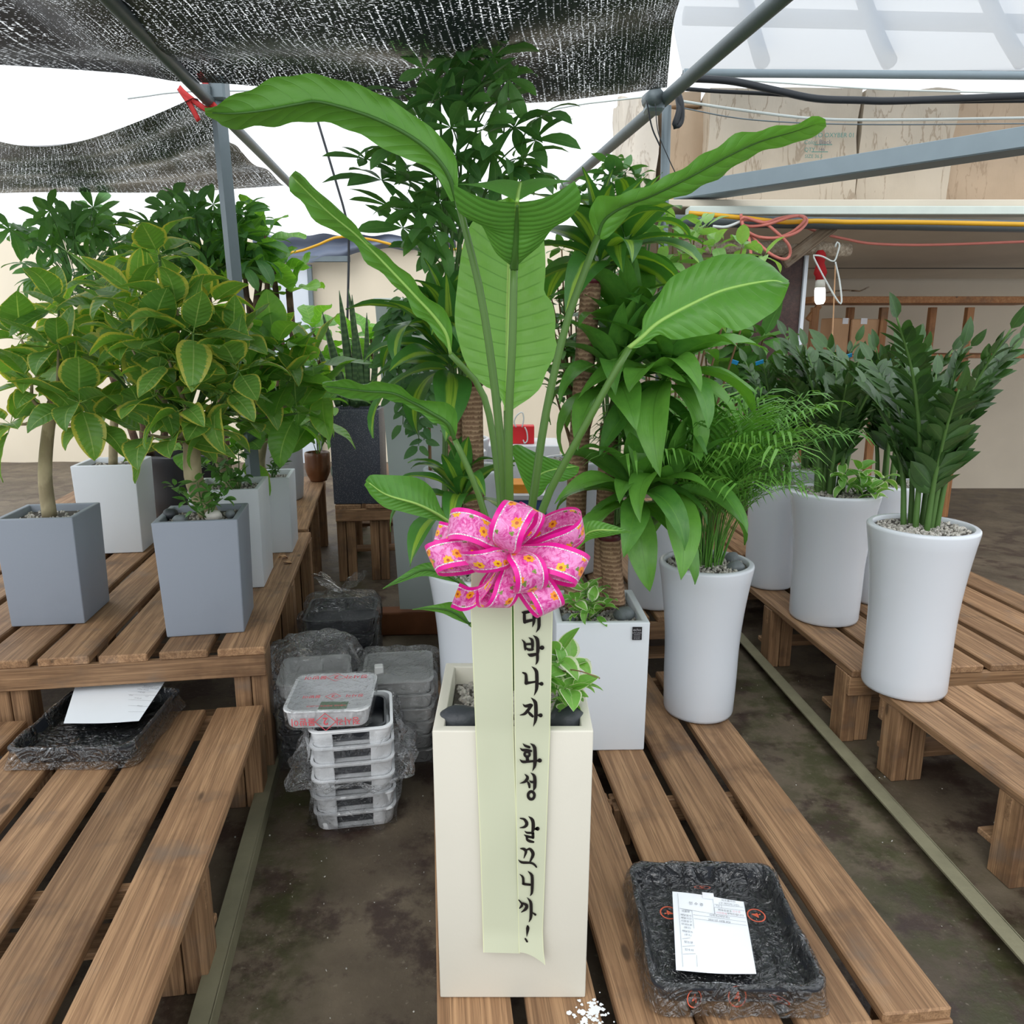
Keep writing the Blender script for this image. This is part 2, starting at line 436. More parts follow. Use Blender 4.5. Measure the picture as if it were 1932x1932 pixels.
def film_mat(name, transp, col, gloss=.15, rough=.25, bsc=1.5):
    t = NT(name); co = t.coord(); n = t.noise(co, bsc, 3)
    tr = t.n('ShaderNodeBsdfTransparent', {'Color': (1, 1, 1, 1)}).outputs[0]
    tl = t.n('ShaderNodeBsdfTranslucent', {'Color': (*col, 1)}).outputs[0]
    gl = t.n('ShaderNodeBsdfGlossy', {'Color': (1, 1, 1, 1), 'Roughness': rough, 'Normal': t.bump(n, .2, .05)}).outputs[0]
    s = t.mixs(transp, tl, tr)
    return t.done(t.mixs(gloss, s, gl))
M['film'] = film_mat('greenhouse_film', .72, (.95, .97, 1.0), .05, .3)
M['film_blue'] = film_mat('milky_blue_film', .22, (.62, .70, .82), .25, .3, 2.5)

def bag_mat(name, fog=.12, gl=.55, col=(.9, .92, .95)):
    """thin film: even milkiness, wrinkles as relief only, so every highlight is a reflection"""
    t = NT(name); co = t.coord()
    w1 = t.noise(co, 15, 2, .5, 1.6); w2 = t.noise(t.mapping(co, (1, 1, 1), (3, 1, 2)), 34, 2, .5, 1.4)
    r1, r2 = [t.math('ABSOLUTE', t.math('SUBTRACT', w, .5)) for w in (w1, w2)]
    nm = t.bump(t.math('ADD', r1, t.math('MULTIPLY', r2, .5)), .9, .035)
    tr = t.n('ShaderNodeBsdfTransparent', {'Color': (*col, 1)}).outputs[0]
    g = t.n('ShaderNodeBsdfGlossy', {'Color': (1, 1, 1, 1), 'Roughness': .10, 'Normal': nm}).outputs[0]
    d = t.n('ShaderNodeBsdfDiffuse', {'Color': (.92, .93, .95, 1), 'Normal': nm}).outputs[0]
    fr = t.n('ShaderNodeFresnel', {'IOR': 1.5, 'Normal': nm}).outputs[0]
    s = t.mixs(fog, tr, d)
    return t.done(t.mixs(t.math('MULTIPLY', fr, gl * 2.2, clamp=True), s, g))
M['bag_clear'] = bag_mat('thin_clear_bag', .02, .32, (.985, .985, .99))
M['bag'] = bag_mat('clear_plastic_bag', .012, .62, (.975, .98, .985))
M['bag_foggy'] = bag_mat('foggy_plastic_bag', .06, .38, (.97, .975, .98))

def net_mat(name, cover, tint):
    t = NT(name); uv = t.coord('UV'); sx = t.n('ShaderNodeSeparateXYZ', {0: uv}); u, v = sx.outputs[0], sx.outputs[1]
    wob = t.math('MULTIPLY', t.math('SUBTRACT', t.noise(uv, 9, 3), .5), .012)
    col = t.math('FRACT', t.math('DIVIDE', t.math('ADD', u, wob), .026))
    line = t.math('SUBTRACT', 1.0, t.step(t.math('ABSOLUTE', t.math('SUBTRACT', col, .5)), .04, .12))
    dots = t.step(t.noise(t.mapping(uv, (60, 190, 1)), 1.0, 2), .46, .56)
    patch = t.step(t.noise(uv, 3.0, 3), .3, .62)
    m1 = t.math('MULTIPLY', line, dots)
    d2 = t.noise(t.mapping(uv, (75, 230, 1), (3, 2, 0)), 1.0, 2, .5)
    m2 = t.step(t.math('ADD', d2, t.math('MULTIPLY', t.math('SUBTRACT', patch, .5), .06)), cover, cover + .04)
    lp = t.step(t.noise(t.mapping(uv, (30, 7, 1), (7, 0, 0)), 1.0, 3), .42, .60)
    hole = t.math('MAXIMUM', t.math('MULTIPLY', t.math('MULTIPLY', m1, lp), t.math('ADD', .25, t.math('MULTIPLY', patch, .75))), m2, clamp=True)
    c = t.mix(t.noise(t.mapping(uv, (90, 300, 1)), 1.0, 2), tuple(x * .35 for x in tint), tuple(x * 2.2 for x in tint))
    b = t.bsdf(c, .42, .6)
    tr = t.n('ShaderNodeBsdfTransparent').outputs[0]
    return t.done(t.mixs(hole, b, tr))
M['net'] = net_mat('black_shade_net', .64, (.016, .019, .027))
M['net2'] = net_mat('old_shade_net', .63, (.035, .034, .036))

def bow_mat():
    t = NT('flower_print_pink_ribbon'); uv = t.coord('UV'); sx = t.n('ShaderNodeSeparateXYZ', {0: uv}); u, v = sx.outputs[0], sx.outputs[1]
    a = t.math('ABSOLUTE', t.math('SUBTRACT', u, .5))
    pat = t.mapping(uv, (1, 1, 1))                 # u is 0..1 across 52 mm, v is length in widths
    nz = t.noise(pat, 3.2, 5, .7, 1.5)
    c = t.mix(t.step(nz, .36, .62), hexc(214, 30, 150), hexc(246, 160, 218))
    c = t.mix(t.math('MULTIPLY', t.step(t.noise(pat, 8, 4, .7, 1.0), .58, .68), .45), c, hexc(252, 225, 244))
    def flowers(scale, loc, petals, r, colr, ctr, keep):
        nonlocal c
        mp = t.mapping(pat, (1, 1, 1), loc)
        vo = t.n('ShaderNodeTexVoronoi', {'Vector': mp, 'Scale': scale, 'Randomness': .75}, feature='F1', voronoi_dimensions='2D')
        d = vo.outputs['Distance']
        dv = t.n('ShaderNodeVectorMath', {0: t.n('ShaderNodeVectorMath', {0: mp, 1: (scale, scale, scale)}, operation='MULTIPLY').outputs[0],
                                          1: t.n('ShaderNodeVectorMath', {0: vo.outputs['Position'], 1: (scale, scale, scale)}, operation='MULTIPLY').outputs[0]}, operation='SUBTRACT').outputs[0]
        s2 = t.n('ShaderNodeSeparateXYZ', {0: dv}); an = t.math('ARCTAN2', s2.outputs[1], s2.outputs[0])
        pet = t.math('MULTIPLY', t.math('ABSOLUTE', t.math('SINE', t.math('MULTIPLY', an, petals / 2))), .09)
        rr = t.math('ADD', r - .07, pet)
        cs = t.n('ShaderNodeSeparateColor', {0: vo.outputs['Color']})
        on = t.math('LESS_THAN', cs.outputs[0], keep)
        f = t.math('MULTIPLY', t.math('LESS_THAN', d, rr), on)
        c = t.mix(f, c, t.mix(cs.outputs[1], colr[0], colr[1]))
        c = t.mix(t.math('MULTIPLY', t.math('LESS_THAN', d, r * .33), on), c, ctr)
    flowers(2.3, (.3, .8, 0), 3, .16, (hexc(110, 140, 60), hexc(140, 160, 80)), hexc(110, 140, 60), .45)
    flowers(1.9, (0, 0, 0), 7, .30, (hexc(255, 205, 10), hexc(250, 150, 30)), hexc(190, 80, 20), .62)
    sil = t.mix(t.step(t.noise(t.mapping(uv, (10, 26, 1)), 1.0, 2), .4, .6), hexc(190, 170, 190), hexc(255, 255, 255))
    c = t.mix(t.step(a, .315, .325), c, sil)
    c = t.mix(t.step(a, .355, .362), c, hexc(236, 20, 160))
    b = t.bsdf(c, .33, .5, 0, None, **{'Sheen Weight': .2})
    tl = t.n('ShaderNodeBsdfTranslucent', {'Color': t.mix(1.0, c, (1.0, .7, .9), 'MULTIPLY')}).outputs[0]
    return t.done(t.mixs(.22, b, tl))
M['bow'] = bow_mat()
def sash_mat():
    t = NT('pale_satin_sash'); uv = t.coord('UV'); sx = t.n('ShaderNodeSeparateXYZ', {0: uv}); u = sx.outputs[0]
    a = t.math('ABSOLUTE', t.math('SUBTRACT', u, .5))
    c = t.mix(t.step(a, .47, .485), hexc(208, 212, 186), hexc(226, 230, 190))
    nm = t.bump(t.noise(t.mapping(uv, (300, 40, 1)), 1, 2), .05, .001)
    b = t.bsdf(c, .42, .4, 0, nm)
    tl = t.n('ShaderNodeBsdfTranslucent', {'Color': c}).outputs[0]
    return t.done(t.mixs(.15, b, tl))
M['sash'] = sash_mat()

# leaves
M['strelitzia'] = leaf_mat('bird_of_paradise_leaf', hexc(48, 104, 34), hexc(76, 132, 48), hexc(150, 190, 90), .045, 15, .75, hexc(104, 156, 78), .4, rough=.34, trans=.36, bump=.35, edge=hexc(150, 170, 70), edgew=1.16, edgen=.1)
M['strelitzia_pale'] = leaf_mat('young_bird_of_paradise_leaf', hexc(78, 134, 46), hexc(102, 152, 68), hexc(170, 200, 112), .07, 17, .45, hexc(84, 140, 52), .5, rough=.34, trans=.3, bump=.4)
M['petiole'] = plain('green_petiole', hexc(80, 116, 50), .4, .4, 0, .12, 5)
M['midrib'] = plain('dark_green_midrib', hexc(62, 104, 40), .45, .4, 0, .12, 5)
M['midrib_pale'] = plain('pale_green_midrib', hexc(150, 192, 96), .45, .4, 0, .1, 5)
M['ficus'] = leaf_mat('variegated_ficus_leaf', hexc(58, 104, 42), hexc(92, 140, 56), hexc(160, 190, 110), .05, 9, .9, hexc(130, 166, 96), .45, edge=hexc(196, 196, 92), edgew=.80, edgen=.55, rough=.36, trans=.42)
M['ficus_green'] = leaf_mat('green_ficus_leaf', hexc(56, 108, 40), hexc(96, 150, 58), hexc(150, 190, 100), .05, 9, .9, hexc(124, 170, 90), .4, edge=hexc(170, 186, 84), edgew=1.02, edgen=.35, rough=.36, trans=.42)
M['fiddle'] = leaf_mat('fiddle_fig_leaf', hexc(64, 120, 40), hexc(104, 160, 60), hexc(140, 180, 90), .04, 7, .9, rough=.4, trans=.4)
M['pachira'] = leaf_mat('money_tree_leaflet', hexc(40, 86, 44), hexc(72, 124, 58), hexc(110, 150, 90), .05, 0, rough=.42, trans=.32)
M['dracaena'] = leaf_mat('striped_dracaena_leaf', hexc(36, 88, 34), hexc(58, 116, 44), None, .05, 0, stripe=hexc(146, 184, 66), stripew=.30, stripe2=hexc(74, 134, 44), rough=.3, trans=.26)
M['dracaena_green'] = leaf_mat('glossy_dracaena_leaf', hexc(40, 92, 34), hexc(84, 142, 48), hexc(96, 150, 60), .05, 0, rough=.26, trans=.26, spec=.55)
M['zz'] = leaf_mat('zamioculcas_leaflet', hexc(26, 54, 26), hexc(46, 82, 36), hexc(70, 108, 54), .06, 0, rough=.27, trans=.12, spec=.55)
M['palm'] = leaf_mat('parlour_palm_leaflet', hexc(46, 96, 34), hexc(92, 150, 56), None, .05, 0, rough=.38, trans=.3)
M['hoya'] = leaf_mat('white_edged_leaf', hexc(66, 124, 44), hexc(104, 158, 66), hexc(150, 186, 110), .05, 0, edge=hexc(226, 232, 206), edgew=.80, edgen=.18, rough=.35, trans=.3)
M['shrub'] = leaf_mat('small_glossy_leaf', hexc(38, 82, 34), hexc(70, 116, 48), hexc(90, 140, 70), .06, 0, rough=.34, trans=.22)
M['shrub_light'] = leaf_mat('pale_weeping_leaf', hexc(72, 124, 62), hexc(122, 164, 96), hexc(150, 186, 120), .06, 0, rough=.36, trans=.32)
M['radermachera'] = leaf_mat('dark_pinnate_leaf', hexc(40, 84, 48), hexc(64, 112, 56), None, .06, 0, rough=.34, trans=.24)
def spear_mat():
    t = NT('banded_spear_leaf'); co = t.coord('UV'); sx = t.n('ShaderNodeSeparateXYZ', {0: co}); v = sx.outputs[1]
    b = t.math('SINE', t.math('MULTIPLY', t.math('ADD', v, t.math('MULTIPLY', t.noise(co, 6, 3), .03)), 110.0))
    c = t.mix(t.step(b, -.4, .8), hexc(56, 84, 50), hexc(76, 104, 62))
    return t.done(t.bsdf(c, .45, .4))
M['spear'] = spear_mat()
RW = .22
def bark(name, c1, c2, rings=60, scale=30):
    t = NT(name); co = t.coord(); z = t.n('ShaderNodeSeparateXYZ', {0: co}).outputs[2]
    n = t.noise(t.mapping(co, (1, 1, .35)), scale, 5, .65)
    r = t.math('SINE', t.math('ADD', t.math('MULTIPLY', z, float(rings)), t.math('MULTIPLY', n, 9.0)))
    f = t.math('ADD', t.math('MULTIPLY', t.step(r, -.6, .9), RW), t.math('MULTIPLY', n, 1.0 - RW))
    c = t.mix(t.step(f, .3, .75), c1, c2)
    return t.done(t.bsdf(c, .8, .25, 0, t.bump(f, .8, .008)))
M['cane'] = bark('ringed_cane_bark', hexc(122, 94, 74), hexc(176, 146, 118), 420, 60)
M['cane_top'] = plain('purple_wax_cap', hexc(92, 34, 44), .4, .5)
M['bark_pale'] = bark('pale_smooth_bark', hexc(142, 130, 102), hexc(176, 164, 132), 40, 12)
M['bark_dark'] = bark('dark_brown_bark', hexc(72, 58, 48), hexc(116, 94, 76), 60, 26)
M['stem_green'] = plain('green_stem', hexc(78, 112, 54), .5, .35, 0, .2, 12)
M['stem_brown'] = plain('brown_twig', hexc(124, 98, 70), .7, .3, 0, .2, 20)
# ------------------------------------------------------------------ setting: floor, far wall, film roof
def plane(fn, nu=1, nv=1): return MB().grid(fn, nu, nv)
struct('floor', plane(lambda u, v: (lerp(-7, 8, u), lerp(-1.5, 10, v), 0)).mesh('floor', M['floor']), label='damp stained concrete floor of the plant nursery')
Yw = 9.0
wtop = PY(966, 452, Yw).z
def wave_wall(u, v):
    x = lerp(-6.5, 3.2, u); return (x, Yw + .02 * math.sin(x * 9) + .03 * math.sin(x * 2.3), lerp(0, wtop, v))
struct('wall_back', plane(wave_wall, 90, 2).mesh('wall_back', M['beige_wall']), label='far beige curtain wall of the greenhouse')
struct('wall_back_film', plane(lambda u, v: (lerp(-7, 8, u), Yw + .12, lerp(wtop - .1, 5.2, v))).mesh('wall_back_film', M['film']), label='white translucent film above the far wall')
struct('wall_left', plane(lambda u, v: (-6.2, lerp(-1.5, 9.1, u), lerp(0, 5.2, v))).mesh('wall_left', M['film']), label='translucent film side wall on the left')
struct('wall_right', plane(lambda u, v: (7.6, lerp(-1.5, 9.1, u), lerp(0, 5.2, v))).mesh('wall_right', M['film']), label='translucent film side wall on the right')
struct('ceiling', plane(lambda u, v: (lerp(-7, 8, u), lerp(-1.5, 9.1, v), 5.2)).mesh('ceiling', M['film']), label='translucent film roof of the greenhouse')

# far door with sliding rail, tarp roll, pipe and hose
d1 = thing('door_1', 'white sliding door hung from a steel rail in the far wall', 'door', (-2.7, Yw - .06, 0)); d1['kind'] = 'structure'
a, b = PY(505, 500, Yw - .06), PY(583, 500, Yw - .06)
part('door_panel', bevel_box(b.x - a.x, .03, a.z, .004, M['door_white']), d1, T(((a.x + b.x) / 2, Yw - .08, a.z / 2)))
for px in (505, 585):
    p = PY(px, 500, Yw - .06)
    part('door_frame', bevel_box(.05, .05, p.z, .004, M['steel']), d1, T((p.x, Yw - .09, p.z / 2)))
r0, r1 = PY(470, 489, Yw - .12), PY(661, 489, Yw - .12)
part('door_rail', bevel_box(r1.x - r0.x, .05, .065, .006, M['steel']), d1, T(((r0.x + r1.x) / 2, Yw - .14, r0.z)))
for px in (500, 553):
    p = PY(px, 497, Yw - .12)
    part('door_hanger', bevel_box(.04, .03, .10, .004, M['rust']), d1, T((p.x, Yw - .12, p.z - .01)))

tp = MB()
def tarp(u, v):
    x0 = PY(480, 450, Yw - .1).x; x1 = PY(860, 450, Yw - .1).x; x = lerp(x0, x1, u)
    top = PY(966, 446, Yw).z; drop = pw(u, [(0, .30), (.3, .28), (.5, .2), (.6, .14), (1, .16)])
    return (x, Yw - .12 - .05 * math.sin(v * 7 + u * 5), top - v * drop + .012 * math.sin(u * 40))
tp.grid(tarp, 60, 8)
part('tarp_roll', tp.mesh('tarp', M['tarp'])); tag(bpy.data.objects['tarp_roll'], 'blue grey tarpaulin rolled along the top of the far wall', 'tarpaulin')
o = part('wall_pipe', MB().tube(cr([PY(600, 230, Yw - .25), PY(630, 330, Yw - .25), PY(655, 420, Yw - .25), PY(658, 480, Yw - .2), PY(655, 620, Yw - .2)], 14), .013).mesh('pipe', M['rubber']))
tag(o, 'thin black cable hanging down the far beige wall', 'cable')
hs = cr([PY(x, y, Yw - .3) for x, y in ((510, 479), (560, 475), (600, 462), (640, 447), (700, 452), (760, 466), (820, 470), (900, 470))], 26)
o = part('garden_hose', MB().tube(hs, .014).mesh('hose', M['yellow_cable'])); tag(o, 'yellow hose strung across the far wall', 'hose')
gr = part('ceiling_wire', MB().tube(cr([PY(241, 186, 3.6), PY(380, 172, 3.6), PY(700, 178, 3.6), PY(950, 213, 3.6), PY(1110, 195, 3.6), PY(1225, 182, 3.4)], 30), .0035, 5).mesh('wire', M['white_cable']))
tag(gr, 'white wire strung between the two frame posts', 'wire')

# film canopy over the shed roof on the right
def canopy(u, v):
    x = lerp(.95, 6.5, u); a = v * 1.25
    yb, zb = 4.7, PY(966, 138, 4.7).z
    return (x, yb + 1.1 * math.sin(a) * .95 - .35 + .35 * math.cos(a), zb + 1.0 * (math.sin(a)) + .012 * math.sin(x * 5))
cn = thing('film_canopy', 'milky plastic film canopy stretched over the shed roof', 'canopy', (3.0, 4.7, PY(966, 138, 4.7).z))
part('film_sheet', plane(canopy, 40, 14).mesh('canopy', M['film_blue']), cn)
zb = PY(966, 145, 4.68).z
part('edge_pipe', MB().tube([(.95, 4.68, zb + .02), (6.5, 4.68, zb - .02)], .022, 10).mesh('edge', M['steel_blue']), cn)
part('edge_pipe', MB().tube([(.95, 4.72, PY(966, 137, 4.72).z), (6.5, 4.72, PY(966, 137, 4.72).z)], .012, 8).mesh('edge2', M['steel_dark']), cn)
for px in (1400, 1620, 1850):
    p = PY(px, 60, 5.4)
    part('hoop', MB().tube([(p.x, 4.45 + .35 * math.cos(a) + 1.045 * math.sin(a), zb + .03 + math.sin(a)) for a in [.12 + .11 * k for k in range(11)]], .045, 10).mesh('hoop', M['steel_blue']), cn)
part('purlin', MB().tube([PY(1290, 30, 5.5), PY(1980, 46, 5.5)], .055, 10).mesh('purlin', M['steel_blue']), cn)

# ------------------------------------------------------------------ pallets and benches
SLT = .028
def pallet(name, label, org, rz, W, L, z, slat=.148, pitch=.178, wood='wood', apron=True, left=False, group=None, layers=1, rows=3, cols=3):
    """slatted timber deck: local x across the slats, local y along them; left=True puts the slats at negative x"""
    t = thing(name, label, 'pallet', (org[0], org[1], 0), rz, group)
    sg = -1 if left else 1
    n = int((W + pitch - slat) / pitch + .01); m = M[wood]
    rr = random.Random(int(org[0] * 1000) + 5)
    for i in range(n):
        w = slat + rr.uniform(-.004, .004)
        x = sg * (i * pitch + slat / 2)
        me = bevel_box(w, L + rr.uniform(-.012, .012), SLT, .004, m)
        pinl('slat', me, t, T((x, L / 2 + rr.uniform(-.006, .006), z - SLT / 2 - rr.uniform(0, .003))) @ RZ(rr.uniform(-.004, .004)))
    Wd = n * pitch - (pitch - slat)
    zc = z - SLT - .001
    sh = .075
    for k in range(rows):
        y = lerp(.012, L - .012, k / (rows - 1))
        # stringer boards have their grain along x, so build them long in y and turn them
        pinl('stringer', bevel_box(.024 if not (apron and k == 0) else .022, Wd, sh, .003, m), t, T((sg * Wd / 2, y, zc - sh / 2)) @ RZ(PI / 2))
    bot = zc - sh
    if bot > .03:
        for k in range(rows):
            for c in range(cols):
                x = sg * lerp(.055, Wd - .055, c / (cols - 1)); y = lerp(.07, L - .07, k / (rows - 1))
                # a post is two boards side by side
                for dx in (-.028, .028):
                    hgt = zc + .0
                    pinl('post', bevel_box(.052, hgt * 1.0, .085, .003, m), t, T((x + dx, y + rr.uniform(-.004, .004), hgt / 2)) @ RX(PI / 2))
        if layers > 1:
            for k in range(rows):
                y = lerp(.10, L - .10, k / (rows - 1))
                pinl('lower_board', bevel_box(.095, Wd - .02, .02, .003, m), t, T((sg * Wd / 2, y + .055, bot * .45)) @ RZ(PI / 2))
    return t
pallet('timber_pallet', 'low timber pallet carrying the cream planter and the black tray', (-.14, 1.17), R(6), 1.065, 1.62, .15, wood='wood_near')
pallet('timber_bench', 'low timber bench holding a bagged tray with a paper slip', (-.585, .72), R(8), 1.25, 1.59, .30, wood='wood_near', left=True, layers=2)
pallet('timber_bench', 'higher timber bench carrying the slate grey square planter', (-.80, 2.32), R(8.6), 1.6, 1.5, .49, left=True, layers=2)
pallet('timber_bench', 'timber bench behind the slate grey planter bench, under light grey column pot', (-1.06, 3.86), R(10), 1.6, 1.55, .49, left=True, layers=2)
pallet('timber_bench', 'timber bench carrying the speckled charcoal planter', (-1.05, 4.45), R(8), .64, 1.5, .485, layers=2)
pallet('timber_bench', 'timber bench behind the low pallet, under white round pots with gravel', (-.28, 2.92), R(6), 1.24, 1.95, .33, layers=2)
pallet('timber_bench', 'timber bench beside the floor rail carrying flared white pots', (1.215, 2.555), R(5), 1.24, 1.45, .30, layers=2)
pallet('timber_bench', 'timber bench with water-stained posts under the outermost white pot', (1.425, 1.27), R(8), 1.24, 1.17, .285, layers=2)
pallet('timber_bench', 'timber bench further along the rail under leafy dark green plants', (1.085, 4.03), R(5), 1.24, 1.5, .30, layers=2)

def rail(name, label, p0, p1, w=.045, h=.05):
    p0, p1 = Vector((*p0, 0)), Vector((*p1, 0)); d = (p1 - p0); L = d.length; d.normalize(); s = Vector((d.y, -d.x, 0))
    mb = MB(); t = .006
    for base, sx, zz, ww, hh in ((0, 1, 0, t, h), (0, -1, h - t, w, t)):
        c = (p0 + p1) / 2 + s * (sx * ww / 2 if sx < 0 else 0) + Vector((0, 0, zz + hh / 2))
        mb.box(c, (ww, L, hh), Matrix.Rotation(math.atan2(-d.x, d.y), 3, 'Z'))
    o = struct(name, mb.mesh(name, M['angle'], False)); o['label'] = label
rail('trim_1', 'rusty steel angle rail on the floor beside the left bench', (-.50, .45), (-1.02, 3.75))
rail('trim_2', 'steel angle rail on the floor beside the right bench', (1.25, 1.2), (1.09, 4.1))
o = part('rusty_beam', bevel_box(.70, .10, .12, .006, M['rust']), None, T((-.62, 3.66, .06)) @ RZ(R(3)))
tag(o, 'rusty steel beam lying on the floor under the pale panel', 'beam')

# ------------------------------------------------------------------ frame posts, pipes and shade nets
def pipe_thing(name, label, cat, pts, r, m, n=12):
    o = part(name, MB().tube(pts, r, n).mesh(name, M[m])); return tag(o, label, cat)
ZP = 2.33
lj = PZ(405, 165, ZP); rj = PZ(1232, 185, ZP)
# roof frame pipes run along the aisle
ln, lf = PZ(241, 35, ZP), PZ(547, 346, ZP); ld = (lf - ln)
pipe_thing('frame_pipe', 'grey steel frame pipe under the shade net beside the red tape', 'pipe', [ln - ld * .8, ln, lf, lf + ld * .12], .022, 'steel_dark')
rn_, rf_ = PZ(1470, 0, ZP), PZ(1083, 336, ZP); rd_ = rf_ - rn_
pipe_thing('frame_pipe', 'grey steel frame pipe slanting past the film canopy', 'pipe', [rn_ - rd_ * .8, rn_, rf_, rf_ + rd_ * .12], .024, 'steel_dark')
# left square post
lt, lb = PY(409, 170, 3.22), PY(449, 590, 3.22)
lp = thing('frame_post', 'square steel post rising through the variegated leaves', 'post', (lb.x, 3.22, .49))
base = lt + (lb - lt) * ((lt.z - .49) / (lt.z - lb.z))
part('tube', MB().tube([base, lt], .030, 4).mesh('post', M['steel'], False), lp)
part('clamp', bevel_box(.075, .07, .085, .008, M['steel']), lp, T(lt + Vector((.005, -.005, .0))))
part('clamp', bevel_box(.05, .09, .05, .006, M['steel_dark']), lp, T(lt + Vector((-.03, -.02, -.02))))
o = part('red_tape', MB().tube(cr([lt + Vector(v) for v in ((-.045, -.05, .045), (-.02, -.055, .0), (-.035, -.05, -.05), (.01, -.06, -.07), (-.02, -.06, -.085), (-.1, -.05, -.03), (-.13, -.04, 0), (-.09, -.05, -.06), (-.06, -.05, -.12))], 40), .011, 6, flat=.3).mesh('tape', M['red_tape']))
tag(o, 'red tape knotted round the pipe joint', 'tape')
# right post
rt, rb = PY(1258, 200, 3.36), PY(1252, 430, 3.36)
rp = thing('frame_post', 'round steel post in front of the stacked cartons', 'post', (rb.x, 3.36, .33))
base = rt + (rb - rt) * ((rt.z - .33) / (rt.z - rb.z))
part('tube', MB().tube([base, rt], .019, 10).mesh('post', M['steel']), rp)
part('clamp', bevel_box(.07, .08, .07, .01, M['steel']), rp, T(rj + Vector((.01, .03, -.01))))
part('clamp', MB().tube([rj + Vector((.006, -.03, .0)), rj + Vector((-.008, .04, 0))], .031, 12).mesh('collar', M['steel_dark']), rp)
o = part('net_knot', MB().tube(cr([rt + Vector(v) for v in ((.03, -.02, .06), (.05, -.03, 0), (.055, -.02, -.06), (.03, -.03, -.08), (.045, -.03, -.02), (.04, -.01, .04))], 30), .013, 6).mesh('knot', M['rubber']))
tag(o, 'knotted black net cord tied to the round post', 'cord')
for lab, pts, w in (('long thin tie wire dangling from the round post joint', [PY(1236, 195, 3.1), PY(1242, 250, 3.1), PY(1262, 300, 3.1), PY(1276, 330, 3.1)], .002), ('shorter dark tie wire looped at the round post joint', [PY(1220, 190, 3.05), PY(1230, 240, 3.05), PY(1245, 275, 3.05)], .003)):
    o = part('tie_wire', MB().tube(cr(pts, 14), w, 5).mesh('tie', M['rubber'])); tag(o, lab, 'wire')

# shade nets (thin woven sheets with sag)
def net_sheet(name, label, mat, corner_fn, nu, nv, wm, lm):
    mb = MB(); mb.grid(corner_fn, nu, nv)
    mb.uv = [(u * wm, v * lm) for u, v in mb.uv]
    o = part(name, mb.mesh(name, M[mat])); return tag(o, label, 'shade net')
def net1(u, v):
    # u left-right, v near (0) to far (1); the far edge hangs between the pipe joints and rolls slightly down
    far_px = [(-60, 118), (241, 142), (330, 152), (420, 150), (560, 158), (700, 168), (880, 178), (1060, 176), (1180, 167), (1258, 160)]
    s = u * (len(far_px) - 1); i = min(int(s), len(far_px) - 2); fx = lerp(far_px[i][0], far_px[i + 1][0], s - i); fy = lerp(far_px[i][1], far_px[i + 1][1], s - i)
    far = PY(fx, fy, 3.02)
    nx = pw(u, [(0, -2.6), (.1, -1.75), (1, .46)])
    near = Vector((nx, .6, 2.42))
    p = near.lerp(far, v)
    ed = (max(0, u - .8) / .2) ** 2
    p.x -= ed * .10 * math.sin(PI * v) ** 1
    sag = math.sin(PI * min(1, max(0, (u - .1) / .9))) * math.sin(PI * v) * .10
    p.z -= sag * (1 - .4 * v) - .02 * math.sin(u * 17) * math.sin(v * 3)
    p.z += .018 * math.sin(v * 26 + u * 6) * (v > .5)
    # the last few centimetres curl down
    if v > .93: p.z -= (v - .93) * .25; p.y -= (v - .93) * .1
    return p
net_sheet('shade_net', 'large black woven shade net sagging over the frame pipes', 'net', net1, 80, 60, 3.1, 2.6)
def net2(u, v):
    # u: near (0) to far (1); v: left (0) to right edge (1)
    rb_px = [(372, 176), (405, 215), (428, 255), (455, 285), (490, 310), (520, 332), (548, 352)]
    s = u * (len(rb_px) - 1); i = min(int(s), len(rb_px) - 2)
    x = lerp(rb_px[i][0], rb_px[i + 1][0], s - i); y = lerp(rb_px[i][1], rb_px[i + 1][1], s - i)
    right = PY(x, y, lerp(3.15, 4.95, u))
    left = PY(lerp(-60, -120, u), lerp(250, 372, u), lerp(3.25, 5.0, u))
    p = left.lerp(right, v)
    p.z -= .10 * math.sin(PI * v) * (1 - u) + .012 * math.sin(u * 22 + v * 7)
    if v > .985: p.z -= .01
    return p
mb = MB(); mb.grid(net2, 50, 50); mb.uv = [(v * 1.9, u * 2.0) for u, v in mb.uv]
o = part('shade_net', mb.mesh('net2', M['net2'])); tag(o, 'smaller worn shade net hanging lower behind the square post', 'shade net')
# cables on the right
for ci, (nm, lab, pts, w, m) in enumerate((
    ('black_cable', 'thick black cable sagging below the film canopy edge', [(1285, 147), (1380, 153), (1470, 172), (1540, 186), (1620, 189), (1700, 190), (1960, 180)], .018, 'rubber'),
    ('black_cable', 'thinner black cable joining the thick one before the cartons', [(1275, 166), (1350, 172), (1450, 177), (1530, 183), (1640, 192), (1960, 190)], .010, 'rubber'),
    ('white_wire', 'white wire crossing the front of the stacked cartons', [(1280, 190), (1400, 208), (1540, 224), (1700, 226), (1960, 222)], .007, 'white_cable'),
    ('white_wire', 'thin grey wire below the white one across the cartons', [(1284, 203), (1400, 224), (1540, 233), (1700, 235), (1960, 233)], .0035, 'steel'),
    ('white_wire', 'straight white wire just under the canopy edge pipe', [(1300, 143), (1500, 158), (1700, 170), (1960, 176)], .005, 'white_cable'))):
    o = part(nm, MB().tube(cr([PY(x, y, 4.25 + .06 * ci) for x, y in pts], 40), w, 7).mesh(nm, M[m])); tag(o, lab, 'cable' if 'cable' in nm else 'wire')
